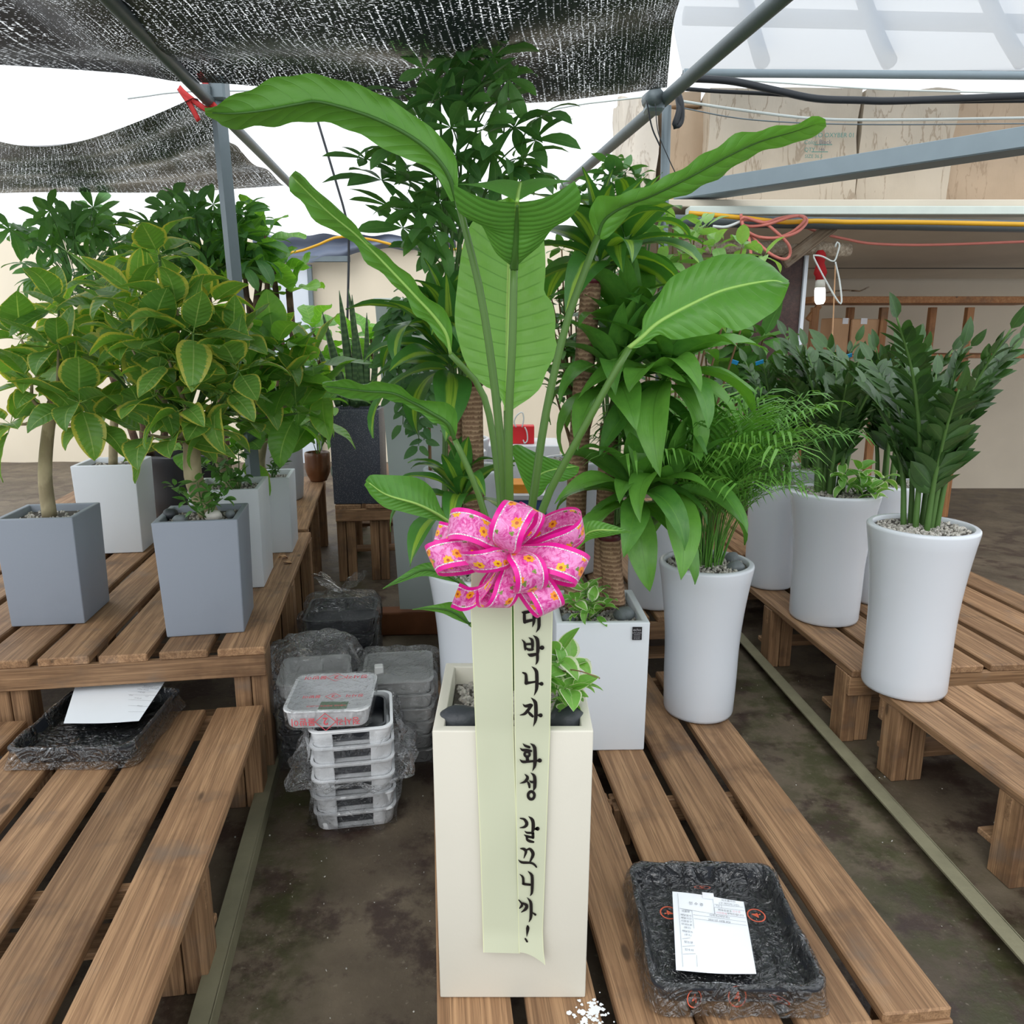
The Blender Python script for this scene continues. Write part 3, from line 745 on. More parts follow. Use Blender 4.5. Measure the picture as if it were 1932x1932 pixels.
# ------------------------------------------------------------------ shed on the right with stored cartons
def pbox(name, label, cat, px0, py0, px1, py1, Y, depth, mat, rz=0, bev=.006, crumple=0, group=None, seed=1):
    a, b = PY(px0, py0, Y), PY(px1, py1, Y)
    cx = (a.x + b.x) / 2; w = abs(b.x - a.x); h = abs(a.z - b.z); z0 = min(a.z, b.z)
    if crumple:
        bm = bmesh.new(); bmesh.ops.create_cube(bm, size=1.0); bmesh.ops.subdivide_edges(bm, edges=bm.edges[:], cuts=7, use_grid_fill=True)
        for v in bm.verts:
            n = noise.noise_vector(v.co * 3.1 + Vector((seed * 3.7, seed, 0)))
            v.co = Vector((v.co.x * w, v.co.y * depth, v.co.z * h)) + n * crumple
        me = bpy.data.meshes.new(name); bm.to_mesh(me); bm.free(); me.materials.append(M[mat]); smoothmesh(me, 50)
    else:
        me = bevel_box(w, depth, h, bev, M[mat])
    t = thing(name, label, cat, (cx, Y + depth / 2, z0), rz, group)
    pinl('body', me, t, T((0, 0, h / 2)))
    return t, a, b
def px_text(s, parent, px, py, Y, hpx, mat, name='lettering', align='LEFT', rot=0, xs=1.0):
    """flat lettering on a vertical face"""
    p = PY(px, py, Y); size = pxsize(hpx, py, Y)
    me = text_mesh(s, size, mat, align)
    return part(name, me, parent, T(p) @ RX(PI / 2) @ RZ(rot) @ S3(xs, 1, 1))
_tx = {}
def text_mesh(s, size, mat, align='LEFT', bold=0):
    k = (s, round(size, 5), mat, align, bold)
    if k in _tx: return _tx[k]
    cu = bpy.data.curves.new('text', 'FONT'); cu.body = s; cu.size = size; cu.align_x = align; cu.offset = bold * size; cu.resolution_u = 3
    ob = bpy.data.objects.new('text_tmp', cu)
    me = bpy.data.meshes.new_from_object(ob); me.name = 'lettering'
    bpy.data.objects.remove(ob); bpy.data.curves.remove(cu)
    me.materials.clear(); me.materials.append(M[mat]); _tx[k] = me; return me

YB = 5.3
pbox('paper_sack', 'pale crumpled paper sack beside the stacked cartons', 'sack', 1172, 180, 1236, 396, YB, .4, 'sack', crumple=.03, seed=4)
pbox('carton', 'tan crumpled carton behind the round post', 'carton', 1252, 205, 1322, 396, YB + .05, .42, 'card2', crumple=.02, seed=2)
pbox('carton', 'flat tan carton with a green print lying on the crumpled carton', 'carton', 1270, 172, 1322, 200, YB + .1, .35, 'card2', seed=3)
t3, a3, b3 = pbox('carton', 'large water-stained carton with teal stencilled writing', 'carton', 1342, 166, 1605, 396, YB - .12, .5, 'card', crumple=.02, seed=6)
for s, px, py, h, mt in (('TO OXYBER 01', 1536, 259, 9, 'ink_teal'), ('Color', 1517, 272, 8, 'ink_teal'), ('Black', 1545, 272, 9, 'ink'), ('QTY', 1517, 286, 8, 'ink_teal'), ('146', 1543, 285, 7, 'ink'), ('SIZE 36.5', 1518, 298, 7, 'ink_teal')):
    px_text(s, t3, px, py, YB - .155, h * 1.25, mt)
for x0, x1, y in ((1536, 1570, 273), (1531, 1562, 286.5)):
    a, b = PY(x0, y, YB - .155), PY(x1, y, YB - .155)
    part('line', bevel_box(b.x - a.x, .001, .004, 0, M['ink_teal']), t3, T((a + b) / 2))
pbox('carton', 'stained carton beyond the dark gap beside the stencilled carton', 'carton', 1632, 168, 1785, 396, YB - .1, .5, 'card', crumple=.02, seed=8)
pbox('carton', 'plain carton at the end of the row on the shed roof', 'carton', 1806, 178, 1990, 396, YB, .5, 'card2', crumple=.02, seed=9)
zr = PY(966, 398, YB).z
# shed roof deck under the cartons, gutter edge, soffit
o = part('shed_roof', bevel_box(5.6, 2.6, .04, .004, M['soffit']), None, T((3.6, 6.1, zr - .03)))
tag(o, 'flat shed roof deck that carries the stored cartons', 'roof'); o['kind'] = 'structure'
a, b = PY(1300, 393, 4.72), PY(1985, 402, 4.72)
o = part('roof_gutter', bevel_box(b.x - a.x, .12, pxsize(15, 395, 4.72), .004, M['gutter']), None, T(((a.x + b.x) / 2, 4.76, (a.z + b.z) / 2))); tag(o, 'chalky white gutter along the shed roof edge', 'gutter')
a, b = PY(1262, 416, 4.66), PY(1985, 428, 4.66)
pipe_thing('shed_pipe', 'thick blue grey pipe under the white gutter', 'pipe', [a, b], .033, 'steel_dark')
yc_ = cr([PY(x, y, 4.58) for x, y in ((1300, 402), (1360, 407), (1420, 413), (1480, 419), (1540, 417), (1600, 419), (1660, 419), (1760, 420), (1960, 424))], 40)
o = part('yellow_cable', MB().tube(yc_, .013, 8).mesh('yc', M['yellow_cable'])); tag(o, 'yellow cable tied along the shed pipe', 'cable')
coil = [(1398, 404), (1404, 425), (1445, 424), (1490, 410), (1515, 408), (1522, 420), (1500, 440), (1460, 449), (1420, 444), (1402, 428), (1402, 410), (1440, 420), (1470, 412), (1505, 407), (1518, 416), (1490, 440), (1450, 450), (1415, 440), (1400, 420), (1410, 415), (1440, 420), (1465, 438), (1488, 462), (1490, 482), (1478, 489), (1455, 480), (1430, 458), (1412, 440), (1415, 460), (1418, 500)]
o = part('coiled_cable', MB().tube(cr([PY(x, y, 4.54 + .02 * math.sin(i * 1.7)) for i, (x, y) in enumerate(coil)], 150), .0085, 7).mesh('coil', M['pink_cable'])); tag(o, 'salmon pink cable coiled and hung from the shed pipe', 'cable')
o = part('loose_cable', MB().tube(cr([PY(x, y, 4.75) for x, y in ((1500, 420), (1550, 440), (1600, 452), (1650, 460), (1760, 462), (1960, 455))], 30), .008, 7).mesh('lc', M['pink_cable'])); tag(o, 'single salmon cable running along under the shed roof', 'cable')
o = part('white_cable', MB().tube(cr([PY(x, y, 4.56) for x, y in ((1345, 427), (1370, 428), (1398, 418))], 12), .008, 6).mesh('wc', M['white_cable'])); tag(o, 'short white cable joining the coil at the shed pipe', 'cable')
# steel channel slanting in front of the cartons
p0, p1 = PZ(1272, 362, 2.30), PZ(1690, 296, 2.30); dd = p1 - p0
p1 = p0 + dd * 1.5; mid = (p0 + p1) / 2; ang = math.atan2(-(p1 - p0).x, (p1 - p0).y)
st = thing('steel_channel', 'blue grey steel channel slanting in front of the stained cartons', 'beam', tuple(mid))
part('web', bevel_box(.012, (p1 - p0).length, .085, .002, M['steel_blue']), st, T(mid) @ RZ(ang))
nrm = Vector((math.cos(ang), math.sin(ang), 0)); nrm = nrm if nrm.y > 0 else -nrm
part('flange', bevel_box(.16, (p1 - p0).length, .012, .002, M['steel_blue']), st, T(mid + nrm * .08 + Vector((0, 0, -.04))) @ RZ(ang))
# log beam and diagonal planks
a, b = PY(1288, 466, 4.85), PY(1604, 471, 4.85)
lg = [a.lerp(b, i / 12) + Vector((0, 0, .006 * math.sin(i * 2.1))) for i in range(13)]
o = part('log_beam', MB().tube(lg, [.037 + .004 * math.sin(i * 1.3) for i in range(13)], 10).mesh('log', M['log'])); tag(o, 'weathered grey log beam under the shed roof', 'beam')
a, b = PY(1478, 497, 4.72), PY(1572, 425, 4.72)
o = part('brace_plank', bevel_box(.07, (b - a).length, .04, .004, M['wood_old']), None, T((a + b) / 2) @ Matrix.Rotation(math.atan2((b - a).x, (b - a).z), 4, 'Y') @ RX(PI / 2)); tag(o, 'grey wooden brace leaning across the log beam', 'plank')
# brown laminated panel with pale trim
a, b = PY(1425, 482, 4.95), PY(1518, 482, 4.95)
bp = thing('partition_panel', 'dark brown laminate partition with pale edge strip', 'partition', ((a.x + b.x) / 2, 4.95, 0))
part('panel', bevel_box(b.x - a.x, .03, a.z, .003, M['brown_panel']), bp, T(((a.x + b.x) / 2, 4.97, a.z / 2)) @ RX(0))
part('edge_strip', bevel_box(.022, .05, a.z, .002, M['door_white']), bp, T((b.x + .012, 4.96, a.z / 2)))
# interior of the shed
struct('wall_shed', plane(lambda u, v: (lerp(1.2, 6.5, u), 7.4, lerp(0, 2.2, v))).mesh('wall_shed', M['shed_wall']), label='beige board wall at the back of the shed')
o = part('shed_ceiling_board', bevel_box(5.4, 2.4, .02, .002, M['soffit']), None, T((3.6, 6.0, PY(966, 440, 4.8).z)) @ RX(R(-4))); tag(o, 'sloping beige board lining under the shed roof', 'board'); o['kind'] = 'structure'
pipe_thing('shed_rail', 'dark rail under the shed lining', 'rail', [PY(1524, 497, 6.6), PY(1960, 498, 6.6)], .04, 'rubber', 6)
sh = thing('wooden_shelf', 'wooden shelf rack inside the shed', 'shelf', (2.9, 6.2, 0))
YS = 6.2
a, b = PY(1527, 566, YS), PY(1980, 572, YS)
part('shelf_board', bevel_box(b.x - a.x, .5, .05, .003, M['wood_shelf']), sh, T(((a.x + b.x) / 2, YS + .2, a.z - .0)))
a2, b2 = PY(1527, 672, YS), PY(1980, 672, YS)
part('shelf_board', bevel_box(b.x - a.x, .5, .03, .003, M['wood_shelf']), sh, T(((a.x + b.x) / 2, YS + .2, a2.z)))
for px, yy in ((1538, 0), (1668, 0), (1830, 0), (1605, .42), (1760, .42)):
    p = PY(px, 580, YS + yy)
    part('upright', bevel_box(.055, p.z, .05, .003, M['wood_shelf']), sh, T((p.x, YS + yy, p.z / 2)) @ RX(PI / 2))
p, q = PY(1527, 600, YS), PY(1543, 580, YS)
part('brace', bevel_box(.04, (q - p).length * 1.4, .04, .003, M['wood_shelf']), sh, T((p + q) / 2) @ Matrix.Rotation(math.atan2((q - p).x, (q - p).z), 4, 'Y') @ RX(PI / 2))
t, a, b = pbox('carton', 'brown carton with white tape on the shed shelf', 'carton', 1608, 602, 1654, 668, YS + .0, .22, 'card_new')
part('tape', bevel_box(.05, .002, .045, 0, M['tape_white']), t, T((PY(1628, 606, YS + .02).x, YS - .002, PY(1628, 606, YS + .02).z)))
t, a, b = pbox('carton', 'brown carton half behind the taped one on the shelf', 'carton', 1570, 600, 1598, 668, YS + .02, .22, 'card_new')
part('tape', bevel_box(.045, .002, .045, 0, M['tape_white']), t, T((PY(1586, 606, YS + .11).x, YS + .018, PY(1586, 606, YS + .11).z)))
mb = MB()
def cloth(u, v): return PY(lerp(1552, 1640, u), 556 - 6 * math.sin(u * 3) - 4 * abs(math.sin(u * 11 + v * 3)) - (12 * max(0, u - .8) / .2), lerp(6.0, 6.4, v)) + Vector((0, 0, -.0))
mb.grid(cloth, 24, 6)
o = part('folded_cloth', mb.mesh('cloth', M['sack'])); tag(o, 'crumpled striped cloth lying on top of the shed shelf', 'cloth')
# lamp hung with a red cloth, wire hanger
lm = thing('work_lamp', 'lit lamp hanging by a red cloth under the log beam', 'lamp', tuple(PY(1547, 575, 4.7)))
mb = MB(); P = [PY(1548, y, 4.7) for y in (472, 490, 510, 528)]
mb.tube(cr(P, 10), [.016, .03, .034, .028, .024, .03, .036, .04, .03, .03], 8, flat=.6)
part('cloth_tie', mb.mesh('tie', M['red_cloth']), lm)
part('socket', MB().tube([PY(1548, 528, 4.7), PY(1547, 543, 4.7)], [.026, .03], 12).mesh('socket', M['socket']), lm)
part('lamp_tube', MB().tube(cr([PY(1547, y, 4.7) for y in (541, 550, 565, 574)], 8), [.026, .029, .03, .03, .03, .03, .028, .018], 14).mesh('bulb', M['bulb']), lm)
hg = [(1576, 466), (1579, 457), (1584, 462), (1580, 478), (1576, 490), (1570, 493), (1552, 484), (1538, 482), (1536, 487), (1560, 533), (1583, 571), (1588, 566), (1584, 530), (1576, 494)]
o = part('wire_hanger', MB().tube(cr([PY(x, y, 4.62) for x, y in hg], 60), .005, 6).mesh('hanger', M['white_cable'])); tag(o, 'white wire coat hanger hooked on the log beam', 'hanger')
o = part('hanging_cord', MB().tube(cr([PY(x, y, 4.66) for x, y in ((1576, 500), (1574, 560), (1570, 640), (1566, 690))], 16), .004, 6).mesh('cord', M['card_new'])); tag(o, 'thin tan cord hanging beside the lit lamp', 'cord')

# ------------------------------------------------------------------ pots
ICO = None
def pebble_mesh(mb, c, s, rnd):
    global ICO
    if ICO is None:
        bm = bmesh.new(); bmesh.ops.create_icosphere(bm, subdivisions=1, radius=1.0)
        bm.verts.ensure_lookup_table(); ICO = ([v.co.copy() for v in bm.verts], [tuple(v.index for v in f.verts) for f in bm.faces]); bm.free()
    e = Euler((rnd.random() * 6, rnd.random() * 6, rnd.random() * 6)).to_matrix()
    sc = Vector((s * rnd.uniform(.7, 1.3), s * rnd.uniform(.6, 1.1), s * rnd.uniform(.45, .8)))
    mb.add([e @ Vector((v.x * sc.x * rnd.uniform(.8, 1.2), v.y * sc.y * rnd.uniform(.8, 1.2), v.z * sc.z)) + c for v in ICO[0]], ICO[1])
def gravel(parent, z, area, n, s, seed=1):
    rnd = random.Random(seed); mb = MB()
    for i in range(n):
        if area[0] == 'rect': x, y = rnd.uniform(-1, 1) * area[1], rnd.uniform(-1, 1) * area[2]
        else:
            a = rnd.random() * 2 * PI; r = area[1] * math.sqrt(rnd.random()); x, y = r * math.cos(a), r * math.sin(a)
        pebble_mesh(mb, Vector((x, y, z + rnd.uniform(-.3, .6) * s)), s * rnd.uniform(.7, 1.2), rnd)
    return pinl('gravel', mb.mesh('gravel', M['gravel'], False), parent, Matrix.Identity(4), kind='stuff')
def square_pot(label, loc, rz, w, d, h, mat, wall=.018, soil=.035, taper=1.0, bev=.005, ngravel=300, gs=.008, name='square_planter', group=None, chamfer_in=0):
    t = thing(name, label, 'planter', loc, rz, group)
    bm = bmesh.new(); hw, hd = w / 2, d / 2
    def ring(x, y, z): return [bm.verts.new((sx * x, sy * y, z)) for sx, sy in ((-1, -1), (1, -1), (1, 1), (-1, 1))]
    b = ring(hw * taper, hd * taper, 0); o = ring(hw, hd, h); i = ring(hw - wall, hd - wall, h); ii = ring(hw - wall - .003, hd - wall - .003, h - soil - .02)
    bm.faces.new(b[::-1])
    for A, B in ((b, o), (o, i), (i, ii)):
        for k in range(4): bm.faces.new((A[k], A[(k + 1) % 4], B[(k + 1) % 4], B[k]))
    bm.faces.new(ii)
    bm.normal_update()
    bmesh.ops.bevel(bm, geom=[e for e in bm.edges if e.calc_face_angle(0) > .4], offset=bev, segments=3, affect='EDGES', profile=.5)
    me = bpy.data.meshes.new('planter'); bm.to_mesh(me); bm.free(); me.materials.append(M[mat]); smoothmesh(me, 30)
    pinl('body', me, t, Matrix.Identity(4))
    pinl('soil', bevel_box(w - 2 * wall - .008, d - 2 * wall - .008, .015, 0, M['soil']), t, T((0, 0, h - soil - .008)))
    if ngravel: gravel(t, h - soil, ('rect', hw - wall - .01, hd - wall - .01), ngravel, gs, int(abs(loc[0] * 977)) + 3)
    return t
def round_pot(label, loc, h, rt_, rm, rb_, mat='white_pot', wall=.022, soil=.014, ngravel=420, gs=.0075, name='round_planter', group=None, n=40, zmid=.45):
    t = thing(name, label, 'planter', loc, 0, group)
    prof = [(.001, 0), (rb_ - .012, 0), (rb_ - .003, .004), (rb_, .014)]
    for k in range(1, 13):
        s = k / 12
        if s < zmid: q = s / zmid; r = lerp(rb_, rm, math.sin(q * PI / 2) if rm > rb_ else 1 - (1 - q) ** 2)
        else: q = (s - zmid) / (1 - zmid); r = lerp(rm, rt_, q ** 1.8)
        prof.append((r, .014 + (h - .024) * s))
    prof += [(rt_ - .001, h - .004), (rt_ - .006, h), (rt_ - wall + .004, h), (rt_ - wall, h - .005), (rt_ - wall - .002, h - soil - .02), (.001, h - soil - .02)]
    me = MB().lathe(prof, n).mesh('pot', M[mat]); smoothmesh(me, 50)
    pinl('body', me, t, Matrix.Identity(4))
    pinl('soil', MB().lathe([(.001, h - soil), (rt_ - wall - .003, h - soil)], 24).mesh('soil', M['soil']), t, Matrix.Identity(4))
    if ngravel: gravel(t, h - soil + .002, ('disc', rt_ - wall - .012), ngravel, gs, int(abs(loc[0] * 877)) + 9)
    return t
def stone(label, p, size, mat, rz=0, seed=1):
    bm = bmesh.new(); bmesh.ops.create_icosphere(bm, subdivisions=3, radius=1.0)
    for v in bm.verts:
        n = noise.noise(v.co * 1.3 + Vector((seed * 5.1, seed, 0)))
        q = v.co * (1 + .16 * n)
        v.co = Vector((math.copysign(abs(q.x) ** .85, q.x) * size[0], q.y * size[1], q.z * size[2]))
    me = bpy.data.meshes.new('stone'); bm.to_mesh(me); bm.free(); me.materials.append(M[mat]); smoothmesh(me, 180)
    o = part('river_stone', me, None, T(p) @ RZ(rz)); return tag(o, label, 'stone')

# main cream planter
CPX, CPY, CPZ = .0015, 1.457, .15
POT = square_pot('tall cream square planter with hanging message ribbons', (CPX, CPY, CPZ), 0, .301, .306, .60, 'cream', .021, .04, .985, .003, 900, .0075)
stone('large black oblong stone in the cream planter beside the left ribbon', Vector((-.100, 1.372, .735)), (.048, .031, .030), 'pebble_black', .15, 1)
stone('black rounded stone in the cream planter below the white-edged leaves', Vector((.106, 1.374, .733)), (.036, .030, .030), 'pebble_black', -.2, 2)
# white square planter with sticker
EP = square_pot('white square planter with a black sticker on its front', (.281, 2.42, .15), R(1.5), .295, .32, .443, 'white_sq', .022, .03, .985, .005, 520, .008)
p = PY(1202, 1195, 2.258)
sw, shh = pxsize(18, 1195, 2.26), pxsize(24, 1195, 2.26) * 1.08
stk = part('sticker', bevel_box(sw, .0012, shh, 0, M['sticker']), EP, T((p.x, 2.2575, p.z)))
for s, dz, hh, mt in (('echo', .0085, .0125, 'sticker_white'), ('echo plant', .0005, .0068, 'sticker_white'), ('WOODEN', -.0125, .0045, 'sticker_white'), ('BY ECHO', -.0180, .0045, 'sticker_white')):
    me = text_mesh(s, hh, mt, 'CENTER'); part('lettering', me, stk, T((p.x - .0005, 2.2562, p.z + dz)) @ RX(PI / 2))
part('line', bevel_box(sw * .7, .0005, .0012, 0, M['sticker_white']), stk, T((p.x, 2.2563, p.z - .0045)))
for lab, px, py, Y, sz, mt, sd_ in (('dark grey stone at the corner of the stickered planter', 1178, 1160, 2.37, (.036, .028, .024), 'pebble_grey', 3), ('small grey stone in the stickered planter near the ribbon', 1072, 1165, 2.33, (.026, .02, .02), 'pebble_grey', 4)):
    q = PY(px, py, Y); stone(lab, Vector((q.x, Y, .593 - .03 + sz[2] * .75)), sz, mt, .3, sd_)
# round white pots
RP1 = round_pot('tall flared white pot with the parlour palm on the low pallet', (.672, 2.55, .15), .558, .161, .127, .122, zmid=.35)
q = PY(1392, 1052, 2.52); stone('grey stone at the rim of the parlour palm pot', Vector((q.x - .01, 2.50, .70)), (.03, .026, .022), 'pebble_grey', .2, 6)
q = PY(1385, 1040, 2.62); stone('grey stone behind another inside the parlour palm pot', Vector((q.x - .01, 2.60, .70)), (.026, .024, .026), 'pebble_grey', .9, 7)
RP2 = round_pot('flared white pot half hidden behind the cream planter', (-.118, 2.47, .15), .556, .163, .13, .125, zmid=.35)
RP3 = round_pot('plain white cylinder pot behind the parlour palm pot', (.62, 3.18, .33), .40, .128, .118, .112, zmid=.4)
GP = 'white gravel-topped pots in a row'
round_pot('white pot topped with grey gravel beside the striped cane trunks', (-.215, 3.40, .33), .56, .185, .15, .14, group=None)
round_pot('middle gravel-topped white pot in the row beyond the cane trunks', (-.30, 3.93, .33), .56, .168, .14, .13)
round_pot('farthest gravel-topped white pot in the row beyond the cane trunks', (-.30, 4.42, .33), .56, .172, .14, .13)
round_pot('white pot with gravel standing under the tall glossy cane plant', (.30, 3.68, .33), .555, .158, .13, .125)
RPB = round_pot('wide flared white pot with zamioculcas and trailing leaves', (1.325, 3.09, .30), .548, .178, .140, .138, zmid=.35)
RPA = round_pot('smaller white pot beside the wide flared one on the rail bench', (1.235, 3.53, .30), .50, .125, .115, .11, zmid=.35)
RPC = round_pot('outermost flared white pot with upright zamioculcas', (1.355, 2.46, .285), .575, .170, .135, .135, zmid=.35)
RPD = round_pot('white pot half hidden behind the wide flared zamioculcas pot', (1.66, 3.32, .30), .54, .16, .13, .125)
RPE = round_pot('white pot beyond the smaller one on the rail bench', (1.52, 3.82, .30), .52, .15, .125, .12)
# left bench pots
G = square_pot('slate grey square planter with pebbles on the higher bench', (-1.048, 2.535, .49), R(11), .265, .265, .394, 'slate', .02, .022, .93, .005, 200, .006)
def sp(px, py, Y): return PY(px, py, Y)
W1 = square_pot('white square planter right behind the slate grey one', (-1.131, 3.027, .49), R(9.5), .26, .285, .40, 'white_sq', .018, .025, .96, .004, 150, .007)
W2 = square_pot('white square planter at the bench edge behind two others', (-1.15, 3.515, .49), R(9), .25, .25, .352, 'white_sq', .016, .025, .96, .004, 150, .008)
W3 = square_pot('white square planter beside the big black tub', (-1.85, 3.52, .49), R(9), .27, .26, .41, 'white_sq', .018, .025, .95, .004, 120, .007)
W4 = square_pot('pale slate square planter near the bagged tray bench', (-1.62, 2.62, .49), R(8), .25, .25, .38, 'slate', .018, .025, .95, .004, 100, .007)
BT = round_pot('big black plastic tub with a rolled rim among the planters', (-1.72, 4.02, .49), .38, .21, .19, .17, 'black_pot', .02, .05, 0)
CG = round_pot('light grey column pot behind the white bench planters', (-1.44, 4.62, .49), .46, .17, .165, .155, 'terrazzo', .02, .04, 60)
GR = square_pot('speckled charcoal square planter of spear leaves', (-.925, 4.62, .485), R(2), .29, .29, .56, 'granite', .02, .04, .97, .004, 60, .008)
BG = round_pot('brown glazed clay pot beside the speckled planter', (-1.33, 5.2, .49), .20, .085, .085, .06, 'brown_glaze', .01, .03, 30, .006)
CE = round_pot('celadon green vase pot between brown pot and speckled planter', (-1.155, 5.15, .49), .16, .05, .075, .05, 'celadon', .008, .02, 0, n=28)
# stones in slate planter
for lab, px, py, Y, sz, mt, sd_ in (('white rounded stone in the slate grey planter', 402, 968, 2.50, (.028, .022, .019), 'pebble_white', 11), ('mottled grey stone at the front of the slate planter', 340, 975, 2.46, (.024, .02, .015), 'pebble_grey', 12),
                                    ('dark stone at the corner of the slate planter', 322, 968, 2.52, (.024, .024, .02), 'pebble_black', 13), ('grey stone behind the white one in the slate planter', 434, 963, 2.53, (.016, .018, .016), 'pebble_grey', 14)):
    q = PY(px, py, Y); stone(lab, Vector((q.x, Y, .884 - .014 + sz[2] * .55)), sz, mt, .1, sd_)
# tall pale panel
pt = [PY(707, 566, 3.60), PY(755, 1157, 3.60)]
mb = MB(); wtp, wbt = .34, .22
zt, zbm = pt[0].z, .145
vs = []
for y in (3.60, 3.64):
    vs += [(pt[1].x, y, zbm), (pt[1].x + wbt, y, zbm), (pt[0].x + wtp, y, zt), (pt[0].x, y, zt)]
mb.add(vs, [(0, 1, 2, 3), (7, 6, 5, 4), (0, 4, 5, 1), (1, 5, 6, 2), (2, 6, 7, 3), (3, 7, 4, 0)])
pp = thing('upright_panel', 'tall pale grey panel standing behind the striped cane plant', 'panel', ((pt[1].x + .15), 3.62, zbm))
part('board', mb.mesh('panel', M['pale_panel'], False), pp)
part('edge_lip', MB().tube([(pt[0].x - .004, 3.595, zt), (pt[0].x + wtp, 3.595, zt)], .008, 6).mesh('lip', M['gutter']), pp)
# odds and ends in the middle distance
t = thing('shopping_bag', 'red paper shopping bag with white cord handles', 'bag', (PY(985, 838, 4.6).x, 4.6, PY(985, 838, 4.6).z))
a, b = PY(962, 804, 4.6), PY(1008, 838, 4.6)
part('bag_body', bevel_box(b.x - a.x, .09, a.z - b.z, .004, M['red_bag']), t, T(((a.x + b.x) / 2, 4.65, (a.z + b.z) / 2)))
part('handle', MB().tube(cr([PY(x, y, 4.59) for x, y in ((974, 806), (970, 796), (975, 784), (985, 778), (988, 790), (985, 806))], 20), .004, 6).mesh('h', M['white_cable']), t)
part('handle', MB().tube(cr([PY(x, y, 4.59) for x, y in ((990, 806), (994, 815), (995, 830), (990, 836), (987, 830))], 20), .004, 6).mesh('h', M['white_cable']), t)
o = part('storage_crate', bevel_box(.45, .35, a.z * 0 + PY(985, 838, 4.6).z - .33, .006, M['white_plastic']), None, T((PY(985, 838, 4.6).x, 4.72, (PY(985, 838, 4.6).z + .33) / 2))); tag(o, 'white storage crate under the red shopping bag', 'crate')
cz = PY(995, 945, 3.9).z
t, a, b = pbox('small_carton', 'small orange and white carton on a blue crate', 'carton', 968, 914, 1022, 931.5, 3.98, .18, 'orange_box', bev=.003)
t, a, b = pbox('blue_crate', 'blue plastic crate with white rim behind the pink bow', 'crate', 962, 934, 1042, 1044, 3.95, .3, 'blue_crate', bev=.004)
part('rim', bevel_box(abs(b.x - a.x) + .02, .32, .03, .004, M['white_plastic']), t, T(((a.x + b.x) / 2, 4.10, a.z - .012)))
# ------------------------------------------------------------------ the bird of paradise plant in the cream planter
def hero_leaf(parent, edgeA, mid, edgeB, mat, nu=12, nv=30, bulge=.006, rib=None, ribr=.005, wav=.0, name='leaf'):
    """blade through two traced margins and a midrib, each a list of (px, py, depth) from base to tip"""
    f = lambda pts: cr([PY(*p) for p in pts], nv + 1)
    A, Mi, B = f(edgeA), f(mid), f(edgeB)
    mb = MB(); vs = []; uvs = []; fs = []
    for j in range(nv + 1):
        a, m, b = A[j], Mi[j], B[j]
        d = Mi[min(j + 1, nv)] - Mi[max(j - 1, 0)]
        nrm = (b - a).cross(d)
        nrm = nrm.normalized() if nrm.length > 1e-9 else Vector((0, 0, 1))
        for i in range(nu + 1):
            s = i / nu * 2 - 1
            q = m.lerp(a, -s) if s < 0 else m.lerp(b, s)
            w = ((a - m).length if s < 0 else (b - m).length)
            q = q + nrm * (bulge * math.sin(PI * abs(s)) * min(1, w / .05) + wav * abs(s) ** 2 * math.sin(j * 1.1 + (2 if s < 0 else 0)))
            vs.append(q); uvs.append((i / nu, j / nv))
    for j in range(nv):
        for i in range(nu):
            k = j * (nu + 1) + i; fs.append((k, k + 1, k + nu + 2, k + nu + 1))
    mb.add(vs, fs, uvs)
    lf = part(name, mb.mesh('leaf', M[mat]), parent)
    if rib:
        rad = [ribr * (1 - .8 * j / nv) + .0006 for j in range(nv + 1)]
        part('midrib', MB().tube(Mi[:-1], rad[:-1], 7).mesh('midrib', M[rib]), lf)
    return lf
def stalk(parent, pts, r0, r1, mat='petiole', n=20, name='petiole'):
    P = cr([PY(*p) for p in pts], n)
    return part(name, MB().tube(P, [lerp(r0, r1, i / (n - 1)) * .80 for i in range(n)], 10).mesh(name, M[mat]), parent)

BP = thing('bird_of_paradise', 'large bird of paradise plant growing from the cream planter', 'plant', (CPX, CPY + .03, .71))
YS0 = 1.47
# petioles
stalk(BP, [(962, 1290, 1.50), (962, 1180, 1.50), (958, 1060, 1.48), (950, 900, 1.46), (932, 720, 1.45), (908, 560, 1.44), (882, 450, 1.44), (864, 378, 1.44)], .0135, .0075)
stalk(BP, [(968, 1290, 1.49), (966, 1150, 1.49), (962, 1000, 1.45), (960, 800, 1.41), (967, 640, 1.39), (970, 500, 1.39)], .0125, .008)
stalk(BP, [(965, 1290, 1.53), (962, 1100, 1.54), (957, 950, 1.57), (956, 775, 1.60)], .011, .008, 'petiole')
stalk(BP, [(970, 1290, 1.51), (985, 1100, 1.51), (1006, 940, 1.50), (1030, 780, 1.49), (1066, 620, 1.48), (1104, 510, 1.47), (1128, 445, 1.47)], .0125, .008)
stalk(BP, [(972, 1290, 1.49), (990, 1080, 1.49), (1028, 950, 1.48), (1066, 872, 1.47), (1118, 778, 1.45), (1160, 702, 1.44), (1187, 657, 1.44)], .0120, .008)
stalk(BP, [(958, 1290, 1.53), (950, 1050, 1.54), (940, 900, 1.55), (920, 770, 1.55), (893, 712, 1.55), (870, 690, 1.53), (850, 668, 1.52)], .0120, .0075)
stalk(BP, [(956, 1290, 1.47), (940, 1080, 1.44), (910, 955, 1.43), (884, 885, 1.43), (858, 830, 1.43)], .0100, .007)
stalk(BP, [(955, 1290, 1.46), (930, 1120, 1.42), (890, 1030, 1.40), (848, 985, 1.39)], .0085, .006)
stalk(BP, [(974, 1290, 1.56), (990, 1080, 1.60), (1002, 990, 1.62), (1003, 943, 1.63)], .0085, .006)
